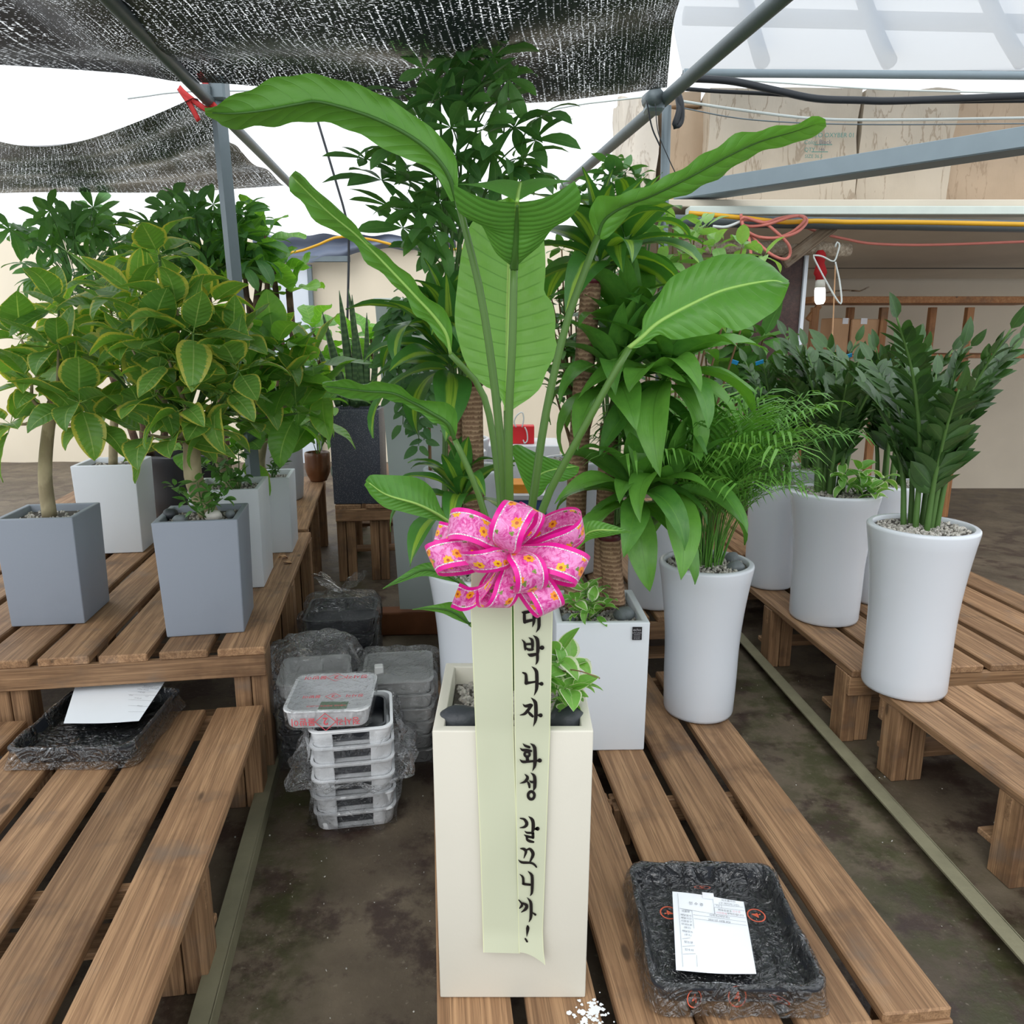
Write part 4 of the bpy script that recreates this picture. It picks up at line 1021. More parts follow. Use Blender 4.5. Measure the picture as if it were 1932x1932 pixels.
stalk(BP, [(974, 1290, 1.47), (1010, 1150, 1.44), (1052, 1070, 1.43), (1088, 1034, 1.43)], .0075, .005)
stalk(BP, [(956, 1290, 1.45), (930, 1180, 1.40), (890, 1120, 1.38), (862, 1092, 1.37)], .0075, .005)
stalk(BP, [(956, 1300, 1.45), (935, 1230, 1.41), (910, 1195, 1.39), (886, 1177, 1.38)], .0070, .005)
stalk(BP, [(963, 1300, 1.49), (964, 1200, 1.47), (964, 1100, 1.45), (964, 1000, 1.45)], .012, .010, 'petiole', name='shoot')
def E(pts, y0, y1):            # spread depth y0..y1 along a list of pixel points
    n = len(pts); return [(x, y, lerp(y0, y1, i / (n - 1))) for i, (x, y) in enumerate(pts)]
# 1 big arching leaf, upper left (seen from below)
hero_leaf(BP, E([(861, 376), (864, 326), (854, 286), (811, 239), (742, 192), (719, 178), (654, 153), (584, 140), (532, 144), (499, 155), (442, 181), (408, 197), (387, 210)], 1.44, 1.27),
          E([(861, 377), (848, 335), (825, 300), (790, 268), (740, 238), (680, 213), (602, 192), (563, 196), (499, 208), (440, 214), (387, 212)], 1.44, 1.30),
          E([(861, 378), (851, 379), (826, 335), (795, 310), (740, 289), (667, 248), (595, 229), (525, 237), (431, 242), (408, 230), (387, 213)], 1.44, 1.38), 'strelitzia', 14, 44, .008, 'midrib', .0036, .003)
# 2 second leaf on the left
hero_leaf(BP, E([(850, 668), (854, 640), (849, 605), (837, 580), (812, 568), (781, 529), (741, 491), (695, 458), (667, 424), (644, 398), (607, 373), (574, 339), (552, 329)], 1.52, 1.34),
          E([(850, 668), (843, 632), (820, 598), (785, 560), (740, 512), (680, 450), (622, 402), (572, 354), (549, 331)], 1.52, 1.38),
          E([(850, 669), (832, 642), (808, 612), (786, 596), (768, 566), (741, 534), (695, 497), (667, 460), (644, 441), (607, 427), (576, 391), (550, 362), (546, 334)], 1.52, 1.44), 'strelitzia', 12, 40, .01, 'midrib_pale', .003, .003)
# 3 front leaf leaning towards the viewer: near part seen from below, tip folded back over
hero_leaf(BP, E([(970, 506), (938, 480), (922, 452), (908, 425), (885, 414), (866, 400), (858, 375), (856, 348)], 1.39, 1.28),
          E([(970, 506), (972, 480), (974, 440), (975, 410), (976, 381)], 1.39, 1.29),
          E([(970, 507), (992, 486), (1020, 462), (1042, 432), (1070, 415), (1090, 395), (1096, 370), (1084, 341)], 1.39, 1.28), 'strelitzia', 14, 24, .012, 'midrib', .0075)
hero_leaf(BP, E([(857, 347), (872, 347), (888, 348), (905, 348)], 1.28, 1.42), E([(976, 380), (978, 366), (981, 352), (983, 343)], 1.29, 1.44), E([(1085, 341), (1082, 341), (1074, 341), (1060, 342)], 1.28, 1.42), 'strelitzia', 14, 10, .006, 'midrib_pale', .003, name='leaf_tip')
# 4 tall pale leaf standing behind the stalks
hero_leaf(BP, E([(956, 778), (940, 742), (918, 731), (894, 709), (875, 677), (864, 639), (858, 607), (859, 575), (867, 502), (874, 461), (890, 420), (925, 385), (960, 372)], 1.60, 1.68),
          E([(956, 780), (957, 740), (958, 700), (960, 600), (962, 500), (962, 430), (962, 372)], 1.615, 1.70),
          E([(956, 781), (983, 762), (1002, 749), (1020, 731), (1031, 701), (1051, 661), (1047, 634), (1048, 601), (1042, 572), (1027, 550), (1029, 513), (1026, 453), (1005, 410), (964, 372)], 1.60, 1.68), 'strelitzia_pale', 14, 44, .010, 'midrib_pale', .006, .002)
# 5 upper right leaf
hero_leaf(BP, E([(1126, 450), (1113, 419), (1112, 397), (1124, 376), (1137, 370), (1183, 363), (1252, 336), (1301, 308), (1335, 287), (1394, 252), (1449, 243), (1500, 232), (1534, 222), (1557, 224)], 1.47, 1.30),
          E([(1128, 450), (1140, 415), (1175, 390), (1230, 368), (1300, 334), (1370, 296), (1430, 268), (1500, 247), (1557, 227)], 1.47, 1.33),
          E([(1130, 451), (1143, 450), (1168, 428), (1199, 391), (1255, 380), (1293, 367), (1345, 342), (1381, 318), (1410, 298), (1449, 279), (1511, 265), (1550, 243), (1558, 230)], 1.47, 1.40), 'strelitzia', 14, 44, .009, 'midrib', .003, .003)
# 6 broad dark leaf facing the viewer on the right
hero_leaf(BP, E([(1186, 657), (1210, 625), (1214, 597), (1239, 563), (1264, 526), (1307, 501), (1354, 482), (1401, 479), (1432, 486), (1463, 507), (1486, 532)], 1.44, 1.40),
          E([(1186, 657), (1212, 636), (1245, 607), (1307, 573), (1370, 546), (1453, 530), (1486, 538)], 1.44, 1.37),
          E([(1186, 658), (1205, 656), (1224, 644), (1245, 631), (1270, 641), (1307, 636), (1351, 628), (1363, 618), (1376, 619), (1391, 625), (1416, 616), (1447, 597), (1472, 576), (1486, 545)], 1.44, 1.32), 'strelitzia', 16, 44, .008, 'midrib_pale', .0042, .001)
# 7 lower left curling leaf
hero_leaf(BP, E([(858, 830), (863, 803), (860, 774), (843, 761), (811, 755), (795, 757), (768, 739), (741, 723), (708, 721), (687, 724), (650, 716), (628, 718), (608, 727)], 1.43, 1.26),
          E([(858, 830), (845, 800), (815, 780), (780, 760), (741, 742), (690, 738), (650, 733), (608, 728)], 1.43, 1.29),
          E([(858, 831), (846, 819), (832, 803), (816, 797), (800, 784), (768, 766), (727, 753), (687, 755), (654, 749), (628, 742), (608, 729)], 1.43, 1.33), 'strelitzia', 12, 40, .008, 'midrib', .0035, .002)
# 8 lower left dark leaf
hero_leaf(BP, E([(848, 984), (832, 959), (821, 932), (808, 914), (781, 900), (727, 896), (700, 896), (692, 903)], 1.39, 1.28),
          E([(848, 985), (820, 967), (784, 950), (728, 933), (692, 908)], 1.39, 1.26),
          E([(848, 986), (820, 981), (798, 976), (756, 965), (727, 958), (700, 935), (690, 915)], 1.39, 1.23), 'strelitzia', 12, 30, .008, 'midrib_pale', .0028)
# 9 grey green leaf behind the stalks
hero_leaf(BP, E([(1003, 943), (985, 905), (972, 870), (964, 844), (983, 840), (1004, 858)], 1.63, 1.60), E([(1003, 943), (1010, 915), (1020, 895), (1050, 885), (1092, 880)], 1.63, 1.58),
          E([(1003, 944), (1023, 932), (1037, 911), (1064, 908), (1088, 895), (1093, 882)], 1.63, 1.55), 'strelitzia', 12, 24, .006, 'midrib_pale', .002)
# 10-12 small leaves round the bow
hero_leaf(BP, E([(1088, 1034), (1088, 1012), (1100, 992), (1119, 982), (1158, 991), (1189, 1003)], 1.43, 1.38), E([(1088, 1034), (1104, 1010), (1130, 1000), (1189, 1004)], 1.43, 1.36), E([(1089, 1036), (1114, 1018), (1147, 1012), (1175, 1006), (1189, 1005)], 1.43, 1.33), 'strelitzia', 10, 24, .005, 'midrib_pale', .002)
hero_leaf(BP, E([(866, 1098), (842, 1075), (820, 1062), (792, 1065), (756, 1087), (722, 1110)], 1.37, 1.30), E([(866, 1099), (836, 1082), (800, 1075), (760, 1092), (722, 1110)], 1.37, 1.29), E([(865, 1100), (838, 1094), (798, 1087), (750, 1101), (722, 1111)], 1.37, 1.28), 'strelitzia', 10, 24, .005, 'midrib', .002)
hero_leaf(BP, E([(886, 1176), (870, 1150), (854, 1136), (826, 1140), (778, 1149)], 1.38, 1.30), E([(886, 1177), (856, 1156), (826, 1148), (778, 1149)], 1.38, 1.29), E([(885, 1179), (858, 1168), (834, 1157), (800, 1151), (778, 1150)], 1.38, 1.28), 'strelitzia', 10, 24, .005, 'midrib', .002)

# ------------------------------------------------------------------ message ribbons
def ribY(py): return pw(py, [(1000, 1.275), (1150, 1.262), (1300, 1.283), (1380, 1.2955), (1500, 1.2965), (1760, 1.2965), (1800, 1.290), (1830, 1.285)])
def sash(label, L, Rr, y0, y1, lead=0):
    mb = MB(); nv = 60
    def fn(u, v):
        py = lerp(y0, y1(u), v); x = lerp(pw(py, L), pw(py, Rr), u)
        return PY(x, py, ribY(py) - lead - .0025 * math.sin(u * PI) - .0012 * math.sin(v * 19 + u * 2))
    mb.grid(fn, 8, nv)
    t = thing('message_ribbon', label, 'ribbon', tuple(PY(966, y1(.5), ribY(1780))))
    part('ribbon_band', mb.mesh('sash', M['sash']), t); return t
s1 = sash('plain pale green satin ribbon hanging from the pink bow', [(1040, 890), (1150, 888), (1380, 897), (1600, 906), (1800, 912)], [(1040, 962), (1150, 966), (1380, 969), (1600, 976), (1800, 981)], 1045, lambda u: 1797 + 2 * u)
s2 = sash('pale green satin ribbon with black brush lettering', [(1040, 967), (1150, 969), (1380, 971), (1600, 975), (1800, 979)], [(1040, 1046), (1150, 1043), (1380, 1038), (1600, 1030), (1760, 1024), (1800, 1026), (1830, 1030)], 1045, lambda u: 1797 + 24 * u ** 2, .0022)
GL = {  # glyph strokes: (zoom origin, zoom scale), then polylines of (x, y, width)
 'A': ((940, 1130), 7.728, [
   [[(340, 190, 6), (375, 200, 44), (430, 190, 46), (472, 178, 40)], [(380, 195, 40), (382, 290, 46), (388, 338, 50)], [(386, 336, 50), (440, 322, 44), (520, 302, 38)], [(468, 128, 6), (505, 160, 38), (518, 200, 42), (520, 330, 44), (496, 415, 4)], [(525, 268, 46), (590, 264, 46)], [(590, 165, 48), (595, 330, 50), (590, 420, 42), (550, 492, 4)]],
   [[(342, 590, 6), (382, 638, 36), (392, 700, 40), (392, 752, 14)], [(442, 562, 6), (492, 600, 44), (500, 690, 42), (492, 745, 30)], [(395, 662, 32), (500, 656, 34)], [(410, 722, 30), (450, 740, 40), (505, 735, 34)], [(508, 530, 6), (560, 575, 48), (577, 640, 52), (577, 760, 50), (572, 800, 40)], [(598, 716, 26), (640, 711, 66)], [(428, 800, 8), (475, 820, 52), (575, 800, 36)], [(570, 795, 44), (572, 870, 44), (565, 920, 32), (544, 962, 6)]],
   [[(358, 1075, 22), (400, 1098, 40), (408, 1160, 46), (408, 1228, 52)], [(410, 1226, 50), (480, 1218, 34), (560, 1204, 30)], [(488, 986, 6), (545, 1035, 46), (562, 1100, 52), (560, 1300, 48), (522, 1412, 4)], [(586, 1236, 18), (632, 1238, 58)]],
   [[(358, 1532, 6), (395, 1562, 40), (470, 1552, 58)], [(488, 1550, 40), (432, 1625, 46), (385, 1675, 40), (315, 1696, 8)], [(428, 1636, 24), (468, 1680, 44), (502, 1712, 36)], [(478, 1440, 6), (530, 1490, 48), (548, 1550, 54), (546, 1750, 48), (510, 1862, 4)], [(574, 1695, 18), (618, 1698, 60)]]]),
 'B': ((940, 1380), 8.78, [
   [[(406, 198, 4), (448, 238, 40), (515, 262, 42)], [(360, 274, 6), (405, 308, 44), (480, 308, 40), (545, 325, 38)], 'o478,378,42,40,42', [(478, 420, 54), (486, 485, 54)], [(356, 462, 8), (405, 502, 46), (500, 500, 40), (595, 490, 38)], [(528, 198, 6), (588, 240, 52), (608, 310, 60), (606, 550, 56), (564, 662, 4)], [(636, 486, 22), (688, 482, 72)]],
   [[(436, 704, 6), (485, 762, 50), (445, 830, 46), (355, 862, 8)], [(474, 822, 14), (508, 868, 44), (518, 928, 32)], [(514, 812, 6), (550, 838, 38), (600, 836, 40)], [(536, 684, 6), (590, 728, 48), (606, 790, 56), (604, 920, 54), (580, 985, 8)], 'o547,1060,52,64,48'],
   [[(364, 1440, 18), (430, 1456, 40), (474, 1525, 58), (440, 1580, 44), (355, 1598, 10)], [(500, 1406, 6), (555, 1452, 50), (578, 1515, 58), (578, 1620, 56), (562, 1670, 36)], [(600, 1616, 24), (652, 1612, 68)], [(436, 1650, 6), (480, 1678, 36), (575, 1682, 38)], [(575, 1682, 46), (576, 1758, 48)], [(426, 1708, 6), (478, 1738, 42), (575, 1758, 38)], [(470, 1742, 34), (484, 1796, 44), (530, 1820, 48), (582, 1832, 34)]]]),
 'C': ((940, 1560), 7.156, [
   [[(303, 294, 16), (345, 300, 38), (374, 335, 40), (345, 428, 8)], [(388, 310, 22), (430, 300, 38), (470, 370, 46), (430, 470, 22)], [(270, 443, 4), (318, 480, 34), (440, 487, 30), (490, 512, 30), (516, 545, 20)]],
   [[(288, 638, 6), (332, 682, 32), (340, 765, 34)], [(336, 768, 34), (370, 776, 34), (432, 782, 30)], [(400, 598, 6), (448, 645, 38), (459, 700, 42), (455, 880, 36), (428, 936, 4)]],
   [[(278, 988, 16), (314, 1030, 26), (320, 1062, 38), (284, 1105, 14)], [(330, 1030, 24), (382, 1060, 44), (370, 1110, 42), (308, 1156, 10)], [(388, 953, 4), (432, 1005, 36), (444, 1060, 42), (440, 1220, 38), (412, 1290, 4)], [(468, 1162, 16), (500, 1186, 32)]],
   [[(397, 1340, 26), (398, 1375, 46), (385, 1485, 6)], [(366, 1512, 24), (390, 1550, 26)]]])}
for key, ((ox, oy), sc, glyphs) in GL.items():
    for g in glyphs:
        mb = MB()
        for si, st_ in enumerate(g):
            ld = .0030 + .00006 * si
            to3 = lambda x, y: (lambda px, py: PY(px, py, ribY(py) - .0022 - .0028 - ld * .5))(ox + x / sc, oy + y / sc)
            if isinstance(st_, str):
                cx, cy, rx, ry, w = [float(q) for q in st_[1:].split(',')]
                n = 24; vs = []
                for k in range(n):
                    a = 2 * PI * k / n
                    for rr in (-w / 2, w / 2): vs.append(to3(cx + (rx + rr) * math.cos(a), cy + (ry + rr) * math.sin(a)))
                mb.add(vs, [(2 * k, 2 * k + 1, (2 * k + 3) % (2 * n), (2 * k + 2) % (2 * n)) for k in range(n)])
                continue
            P = cr([Vector((x, y, w)) for x, y, w in st_], 14); vs = []
            for i, p in enumerate(P):
                d = P[min(i + 1, 13)] - P[max(i - 1, 0)]; d = Vector((d.x, d.y)).normalized(); w = max(2, p.z) / 2
                vs += [to3(p.x - d.y * w, p.y + d.x * w), to3(p.x + d.y * w, p.y - d.x * w)]
            mb.add(vs, [(2 * i, 2 * i + 1, 2 * i + 3, 2 * i + 2) for i in range(13)])
            for p in (P[0], P[-1]):
                if p.z > 14:
                    r = p.z / 2; mb.add([to3(p.x + r * math.cos(a * PI / 6), p.y + r * math.sin(a * PI / 6)) for a in range(12)], [tuple(range(12))])
        part('letter', mb.mesh('letter', M['ink_black'], False), s2)

# ------------------------------------------------------------------ pink bow
BW = thing('ribbon_bow', 'pink floral ribbon bow tied round the plant stalks', 'bow', tuple(PY(963, 1040, 1.27)))
BC = (963, 1040)
def z2(x, y): return (800 + x / 6.0375, 920 + y / 6.0375)
def bow_loop(tip, wv, bulge, Yt, Yc=1.245, wpx=50, lat=0, name='loop', narrow=.35, n=36):
    """ribbon leaves the knot, swells to the tip and returns; tip and width vector in zoom pixels"""
    tx, ty = z2(*tip); C0 = PY(BC[0], BC[1], Yc); Tp = PY(tx, ty, Yt)
    o = Tp - C0
    wl = math.hypot(wv[0], wv[1]); k = pxsize(1, 1040, 1.25)
    wdir = Vector((wv[0] / wl, (wv[2] if len(wv) > 2 else 0), -wv[1] / wl)); wdir.normalize()
    b = o.cross(wdir); b.normalize()
    if b.y > 0: b = -b                      # bulge towards the viewer first
    W_ = wpx * k
    mb = MB(); vs = []; uvs = []; fs = []; nu = 6; L = 0; prev = None
    for j in range(n + 1):
        a = 2 * PI * j / n
        s = (1 - math.cos(a)) / 2
        c = C0 + o * (s ** .8) + b * (bulge * math.sin(a) * (.55 + .45 * s)) + wdir * (lat * s)
        if prev is not None: L += (c - prev).length
        prev = c
        ww = W_ * lerp(narrow, 1.0, min(1, s * 2.2))
        for i in range(nu + 1):
            u = i / nu - .5
            vs.append(c + wdir * (u * ww) + b * (.004 * (1 - 4 * u * u) * (1 if a < PI else -1))); uvs.append((i / nu, L / W_ + tip[0] * .01))
    for j in range(n):
        for i in range(nu):
            q = j * (nu + 1) + i; fs.append((q, q + 1, q + nu + 2, q + nu + 1))
    mb.add(vs, fs, uvs)
    return part(name, mb.mesh('loop', M['bow']), BW)
bow_loop((140, 500), (-60, 200, -.3), .022, 1.28, 1.265, 42)                  # small loop behind on the left
bow_loop((1240, 230), (330, 200, .2), .026, 1.28, 1.262, 52)                  # top right behind
bow_loop((1810, 400), (60, 290, .5), .034, 1.26, 1.26, 56)                    # right upper
bow_loop((320, 410), (-30, 300, -.5), .042, 1.20, 1.245, 58)                  # big upper left
bow_loop((80, 820), (150, 270, -.45), .036, 1.20, 1.245, 56)                  # left
bow_loop((1810, 950), (-180, 300, -.45), .038, 1.20, 1.245, 60)               # right
bow_loop((790, 1370), (300, 60, .5), .036, 1.205, 1.245, 56)                  # bottom left
bow_loop((1450, 1410), (340, -120, .4), .034, 1.205, 1.245, 56)               # bottom right
bow_loop((540, 850), (170, 280, .35), .034, 1.17, 1.235, 56)                  # left centre, in front
bow_loop((1040, 280), (430, 130, -.35), .040, 1.17, 1.232, 64)                # top centre, in front
bow_loop((1230, 1110), (420, -30, .3), .036, 1.17, 1.232, 62)                 # bottom centre, in front
# cut tail at the lower left
mb = MB(); tl_ = [(985, 760), (800, 1000), (640, 1230), (480, 1300), (350, 1240)]; up = Vector((.35, 0, .94)).normalized()
P = cr([PY(*z2(x, y), Y) for (x, y), Y in zip(tl_, (1.24, 1.235, 1.225, 1.215, 1.205))], 20); vs = []; uvs = []
for j, p in enumerate(P):
    for i in range(5):
        u = i / 4 - .5; ww = pxsize(52, 1040, 1.22) * min(1, .4 + j / 8)
        vs.append(p + up * (u * ww) + Vector((0, -.012 * math.sin(j * .3), 0))); uvs.append((i / 4, j * .16))
mb.add(vs, [(j * 5 + i, j * 5 + i + 1, j * 5 + i + 6, j * 5 + i + 5) for j in range(19) for i in range(4)], uvs)
part('ribbon_tail', mb.mesh('tail', M['bow']), BW)
part('knot', MB().tube([PY(940, 1036, 1.228), PY(963, 1040, 1.215), PY(986, 1044, 1.228)], [.008, .012, .008], 10).mesh('knot', M['bow']), BW)
# ------------------------------------------------------------------ generic leaves
PROF = {
    'ovate': lambda t: (math.sin(PI * t ** .72)) ** .8,
    'lance': lambda t: (math.sin(PI * t ** .8)) ** .9,
    'strap': lambda t: min(1, (t * 5 + .35)) * min(1, ((1 - t) * 2.2)) ** .8,
    'obov': lambda t: (math.sin(PI * t ** 1.3)) ** .75,
    'round': lambda t: (math.sin(PI * t ** .85)) ** .55,
    'fiddle': lambda t: (math.sin(PI * t ** 1.15)) ** .6 * (1 - .28 * math.exp(-((t - .38) / .12) ** 2)),
}
_lm = {}
def leafm(kind, mat, W_, prof, droop=.6, fold=.25, th0=0.0, nu=4, nv=9, wav=0.0, pet=0.0, p=1.5, key=0):
    """unit-length leaf growing along +Y with its face up +Z; W_ is half width over length"""
    k = (kind, mat, W_, prof, droop, fold, th0, nu, nv, wav, pet, key)
    if k in _lm: return _lm[k]
    f = PROF[prof]; mb = MB(); vs = []; uvs = []; fs = []; y = z = 0
    for j in range(nv + 1):
        t = j / nv; th = th0 - droop * t ** p
        if j: y += math.cos(th) / nv; z += math.sin(th) / nv
        w = W_ * max(.004, f(min(.9995, max(.0005, t))))
        for i in range(nu + 1):
            s = i / nu * 2 - 1; x = s * w * math.cos(fold)
            h = abs(s) * w * math.sin(fold) + wav * W_ * abs(s) * math.sin(t * 11 + (1.5 if s < 0 else 0) + key)
            vs.append((x, y + pet - h * math.sin(th), z + h * math.cos(th))); uvs.append((i / nu, t))
    for j in range(nv):
        for i in range(nu):
            a = j * (nu + 1) + i; fs.append((a, a + 1, a + nu + 2, a + nu + 1))
    mb.add(vs, fs, uvs)
    if pet: mb.add(*(lambda q: (q.v, q.f))(MB().tube([(0, 0, 0), (0, pet * .5, .0), (0, pet + .03, .002)], .008, 4, False)), uvs=[(.5, .5)] * 12)
    me = mb.mesh('leaf_' + kind, M[mat]); _lm[k] = me; return me
def frame(p, d, up=Vector((0, 0, 1)), s=1.0, roll=0, sx=1.0):
    y = Vector(d).normalized(); x = y.cross(up)
    if x.length < 1e-3: x = Vector((1, 0, 0))
    x.normalize(); z = x.cross(y)
    m = Matrix((x, y, z)).transposed().to_4x4()
    return T(p) @ m @ RYm(roll) @ S3(s * sx, s, s)
def sph(az, el): return Vector((math.cos(el) * math.cos(az), math.cos(el) * math.sin(az), math.sin(el)))
def limb(parent, pts, r0, r1, mat, name='branch', n=10, sides=7):
    P = cr([Vector(p) for p in pts], n)
    return part(name, MB().tube(P, [lerp(r0, r1, i / (n - 1)) for i in range(n)], sides).mesh(name, M[mat]), parent)
def whorl(parent, p, n, L, meshes, rnd, el=(.9, -.25), jit=.25, axis=None, az0=None, name='leaf', back=1.0, rollj=.5):
    """n leaves spiralling round a shoot tip"""
    q = (Vector((0, 0, 1)).rotation_difference(axis) if axis is not None else None)
    a0 = rnd.random() * 6.28 if az0 is None else az0
    for i in range(n):
        t = i / max(1, n - 1)
        az = a0 + i * 2.399 + rnd.uniform(-.2, .2); e = lerp(el[0], el[1], t ** .8) + rnd.uniform(-jit, jit)
        d = sph(az, e)
        if q: d = q @ d
        if d.y > .5 and rnd.random() > back: continue
        me = rnd.choice(meshes)
        part(name, me, parent, frame(p + d * .004, d, Vector((0, 0, 1)), L * rnd.uniform(.75, 1.12), rnd.uniform(-rollj, rollj), rnd.uniform(.9, 1.1)))

# ------------------------------------------------------------------ variegated ficus on the higher bench
FV = [leafm('ficus', 'ficus', .31, 'ovate', dr, fo, .1, 6, 9, .06, .16, key=k) for k, (dr, fo) in enumerate(((.5, .2), (.9, .3), (.2, .15), (1.2, .25)))]
FG = [leafm('ficus', 'ficus_green', .30, 'ovate', dr, fo, .1, 6, 9, .06, .16, key=k) for k, (dr, fo) in enumerate(((.6, .2), (1.0, .3), (.3, .15), (1.3, .25)))]
def ficus(label, base, trunk_px, tr, tips, meshes, seed, L=.165, n=8):
    rnd = random.Random(seed)
    t = thing('variegated_ficus', label, 'plant', base)
    tp = [PY(*p) for p in trunk_px]
    limb(t, [Vector(base)] + tp, tr, tr * .75, 'bark_pale', 'trunk', 12, 10)
    top = tp[-1]
    for (px, py, Y, k) in tips:
        p = PY(px, py, Y)
        mid = top.lerp(p, .5) + Vector((rnd.uniform(-.03, .03), rnd.uniform(-.03, .03), -.03))
        limb(t, [top - Vector((0, 0, .03 * rnd.random())), mid, p], tr * .32, .004, 'bark_pale' if rnd.random() < .4 else 'stem_green', 'branch', 8, 6)
        ax = (p - top).normalized() * .6 + Vector((0, -.12, .75))
        whorl(t, p, k, L, meshes, rnd, (1.2, -.35), .25, ax.normalized())
        whorl(t, mid.lerp(p, .5), max(2, k // 3), L * .85, meshes, rnd, (.35, -.3), .3, None)
    return t
ficus('variegated ficus tree in the slate grey planter', (-1.035, 2.56, .865), [(366, 905, 2.56), (362, 850, 2.57), (357, 800, 2.6)], .034,
      [(300, 480, 2.55, 8), (262, 560, 2.45, 8), (335, 585, 2.40, 8), (395, 575, 2.55, 8), (250, 660, 2.45, 7), (318, 680, 2.38, 8), (385, 690, 2.40, 8), (440, 640, 2.50, 8), (290, 750, 2.45, 7), (350, 770, 2.42, 6), (412, 745, 2.45, 7), (225, 600, 2.6, 8), (210, 700, 2.6, 7), (280, 820, 2.5, 5), (330, 830, 2.45, 5), (400, 810, 2.45, 5), (450, 700, 2.4, 7), (365, 630, 2.35, 7), (280, 640, 2.35, 7)], FV, 3)
ficus('greener ficus tree in the white planter behind the slate one', (-1.12, 3.05, .86), [(418, 870, 3.05), (412, 820, 3.02), (404, 780, 3.0)], .030,
      [(470, 640, 2.85, 8), (520, 655, 2.80, 8), (545, 720, 2.80, 8), (480, 730, 2.75, 8), (590, 690, 2.9, 7), (560, 780, 2.85, 7), (450, 790, 2.8, 6), (500, 680, 2.95, 8), (610, 740, 2.95, 6)], FG + FV[:1], 5, .18)
ficus('small leafy ficus in the white planter at the bench edge', (-1.14, 3.52, .815), [(492, 880, 3.5), (496, 840, 3.48), (505, 800, 3.45)], .022,
      [(520, 800, 3.3, 6), (470, 830, 3.25, 6), (560, 800, 3.3, 6), (500, 760, 3.3, 6), (590, 790, 3.4, 6), (455, 860, 3.3, 4)], FG, 8, .18)
ficus('variegated ficus bush in the white planter beside the black tub', (-1.85, 3.52, .875), [(215, 800, 3.5), (225, 750, 3.45), (232, 700, 3.4)], .02,
      [(245, 620, 2.9, 8), (180, 640, 2.9, 8), (280, 520, 3.1, 8), (200, 540, 3.0, 8), (140, 690, 2.9, 7), (255, 730, 2.85, 7), (120, 600, 3.0, 8)], FV, 9, .175)
ficus('variegated ficus in the pale slate planter', (-1.62, 2.62, .845), [(85, 900, 2.6), (90, 820, 2.6), (100, 760, 2.55)], .024,
      [(110, 660, 2.5, 8), (60, 720, 2.5, 8), (150, 760, 2.45, 8), (40, 640, 2.6, 8), (20, 800, 2.5, 7), (110, 580, 2.6, 7), (180, 800, 2.5, 6)], FV, 10, .165)
# trunks in the black tub
tb = thing('tub_tree', 'dark trunked tree rising from the black tub', 'plant', (-1.72, 4.02, .82))
for px in (268, 305):
    limb(tb, [PY(px + 15, 868, 4.0), PY(px + 5, 820, 3.95), PY(px + 4, 760, 3.85), PY(px - 6, 700, 3.7)], .03 if px < 300 else .018, .02, 'bark_dark', 'trunk', 10, 9)
rnd = random.Random(77)
for px, py in ((300, 690), (250, 660), (350, 850), (330, 640), (420, 620), (390, 700), (290, 600)):
    whorl(tb, PY(px, py, 3.5), 7, .15, FG, rnd, (.9, -.3))
    limb(tb, [PY(275, 760, 3.55), PY(lerp(275, px, .6), lerp(760, py, .5), 3.52), PY(px, py, 3.5)], .008, .004, 'bark_dark', 'branch', 8, 6)

# ------------------------------------------------------------------ money trees (palmate leaves)
def palmate(mat, key, n=6, droop=.7):
    rnd = random.Random(key + 40); mb = MB()
    src = leafm('pl%d' % key, mat, .165, 'obov', droop, .2, .15, 4, 6, 0, 0, 1.4, key)
    vs0 = [v.co.copy() for v in src.vertices]; fs0 = [tuple(p.vertices) for p in src.polygons]
    uv0 = {}
    for lp in src.loops: uv0[lp.vertex_index] = tuple(src.uv_layers[0].data[lp.index].uv)
    for i in range(n):
        az = -PI / 2 + 2 * PI * (i + .5) / n + rnd.uniform(-.12, .12); el = rnd.uniform(-.35, .12); s = rnd.uniform(.8, 1.05) * (.75 + .25 * abs(math.sin(az)))
        m = RZ(az - PI / 2) @ RX(el) @ S3(s, s, s)
        mb.add([m @ v for v in vs0], fs0, [uv0[q] for q in range(len(vs0))])
    return mb.mesh('palmate_leaf', M[mat])
PM = [palmate('pachira', k, 6 if k % 2 else 7, dr) for k, dr in enumerate((.5, .9, 1.3, .3))]
PMD = [palmate('pachira', k + 10, 6, dr) for k, dr in enumerate((.6, 1.0, 1.4))]
def palm_leaf(parent, stem_p, p, meshes, rnd, L, dirn=None):
    d = (p - stem_p); dn = d.normalized()
    limb(parent, [stem_p, stem_p.lerp(p, .6) + Vector((0, 0, .02)), p], .0028, .0018, 'stem_green', 'leaf_stalk', 6, 5)
    up = Vector((rnd.uniform(-.25, .25) + dn.x * .35, -.35 + rnd.uniform(-.2, .2) + dn.y * .3, 1)).normalized()
    part('leaf', rnd.choice(meshes), parent, frame(p, dn, up, L * rnd.uniform(.8, 1.15), rnd.uniform(-.3, .3)))
rnd = random.Random(21)
MT = thing('money_tree', 'tall money tree with palmate leaves behind the bird of paradise', 'plant', (-.14, 2.62, .70))
yb = 2.62
stems = []
for i, (bx, tx, ty) in enumerate(((838, 848, 250), (846, 880, 130), (856, 905, 210), (866, 870, 300), (850, 812, 300), (874, 950, 260), (842, 830, 200))):
    pts = [PY(bx, 1060 - i * 4, yb + .02 * (i % 3)), PY(bx + 2, 760, yb), PY(bx + 4, 540, yb), PY(lerp(bx, tx, .4), lerp(540, ty, .5), yb), PY(tx, ty, yb + .05 * (i % 3 - 1))]
    limb(MT, pts, .011, .004, 'stem_green', 'stem', 16, 7); stems.append(cr(pts, 30))
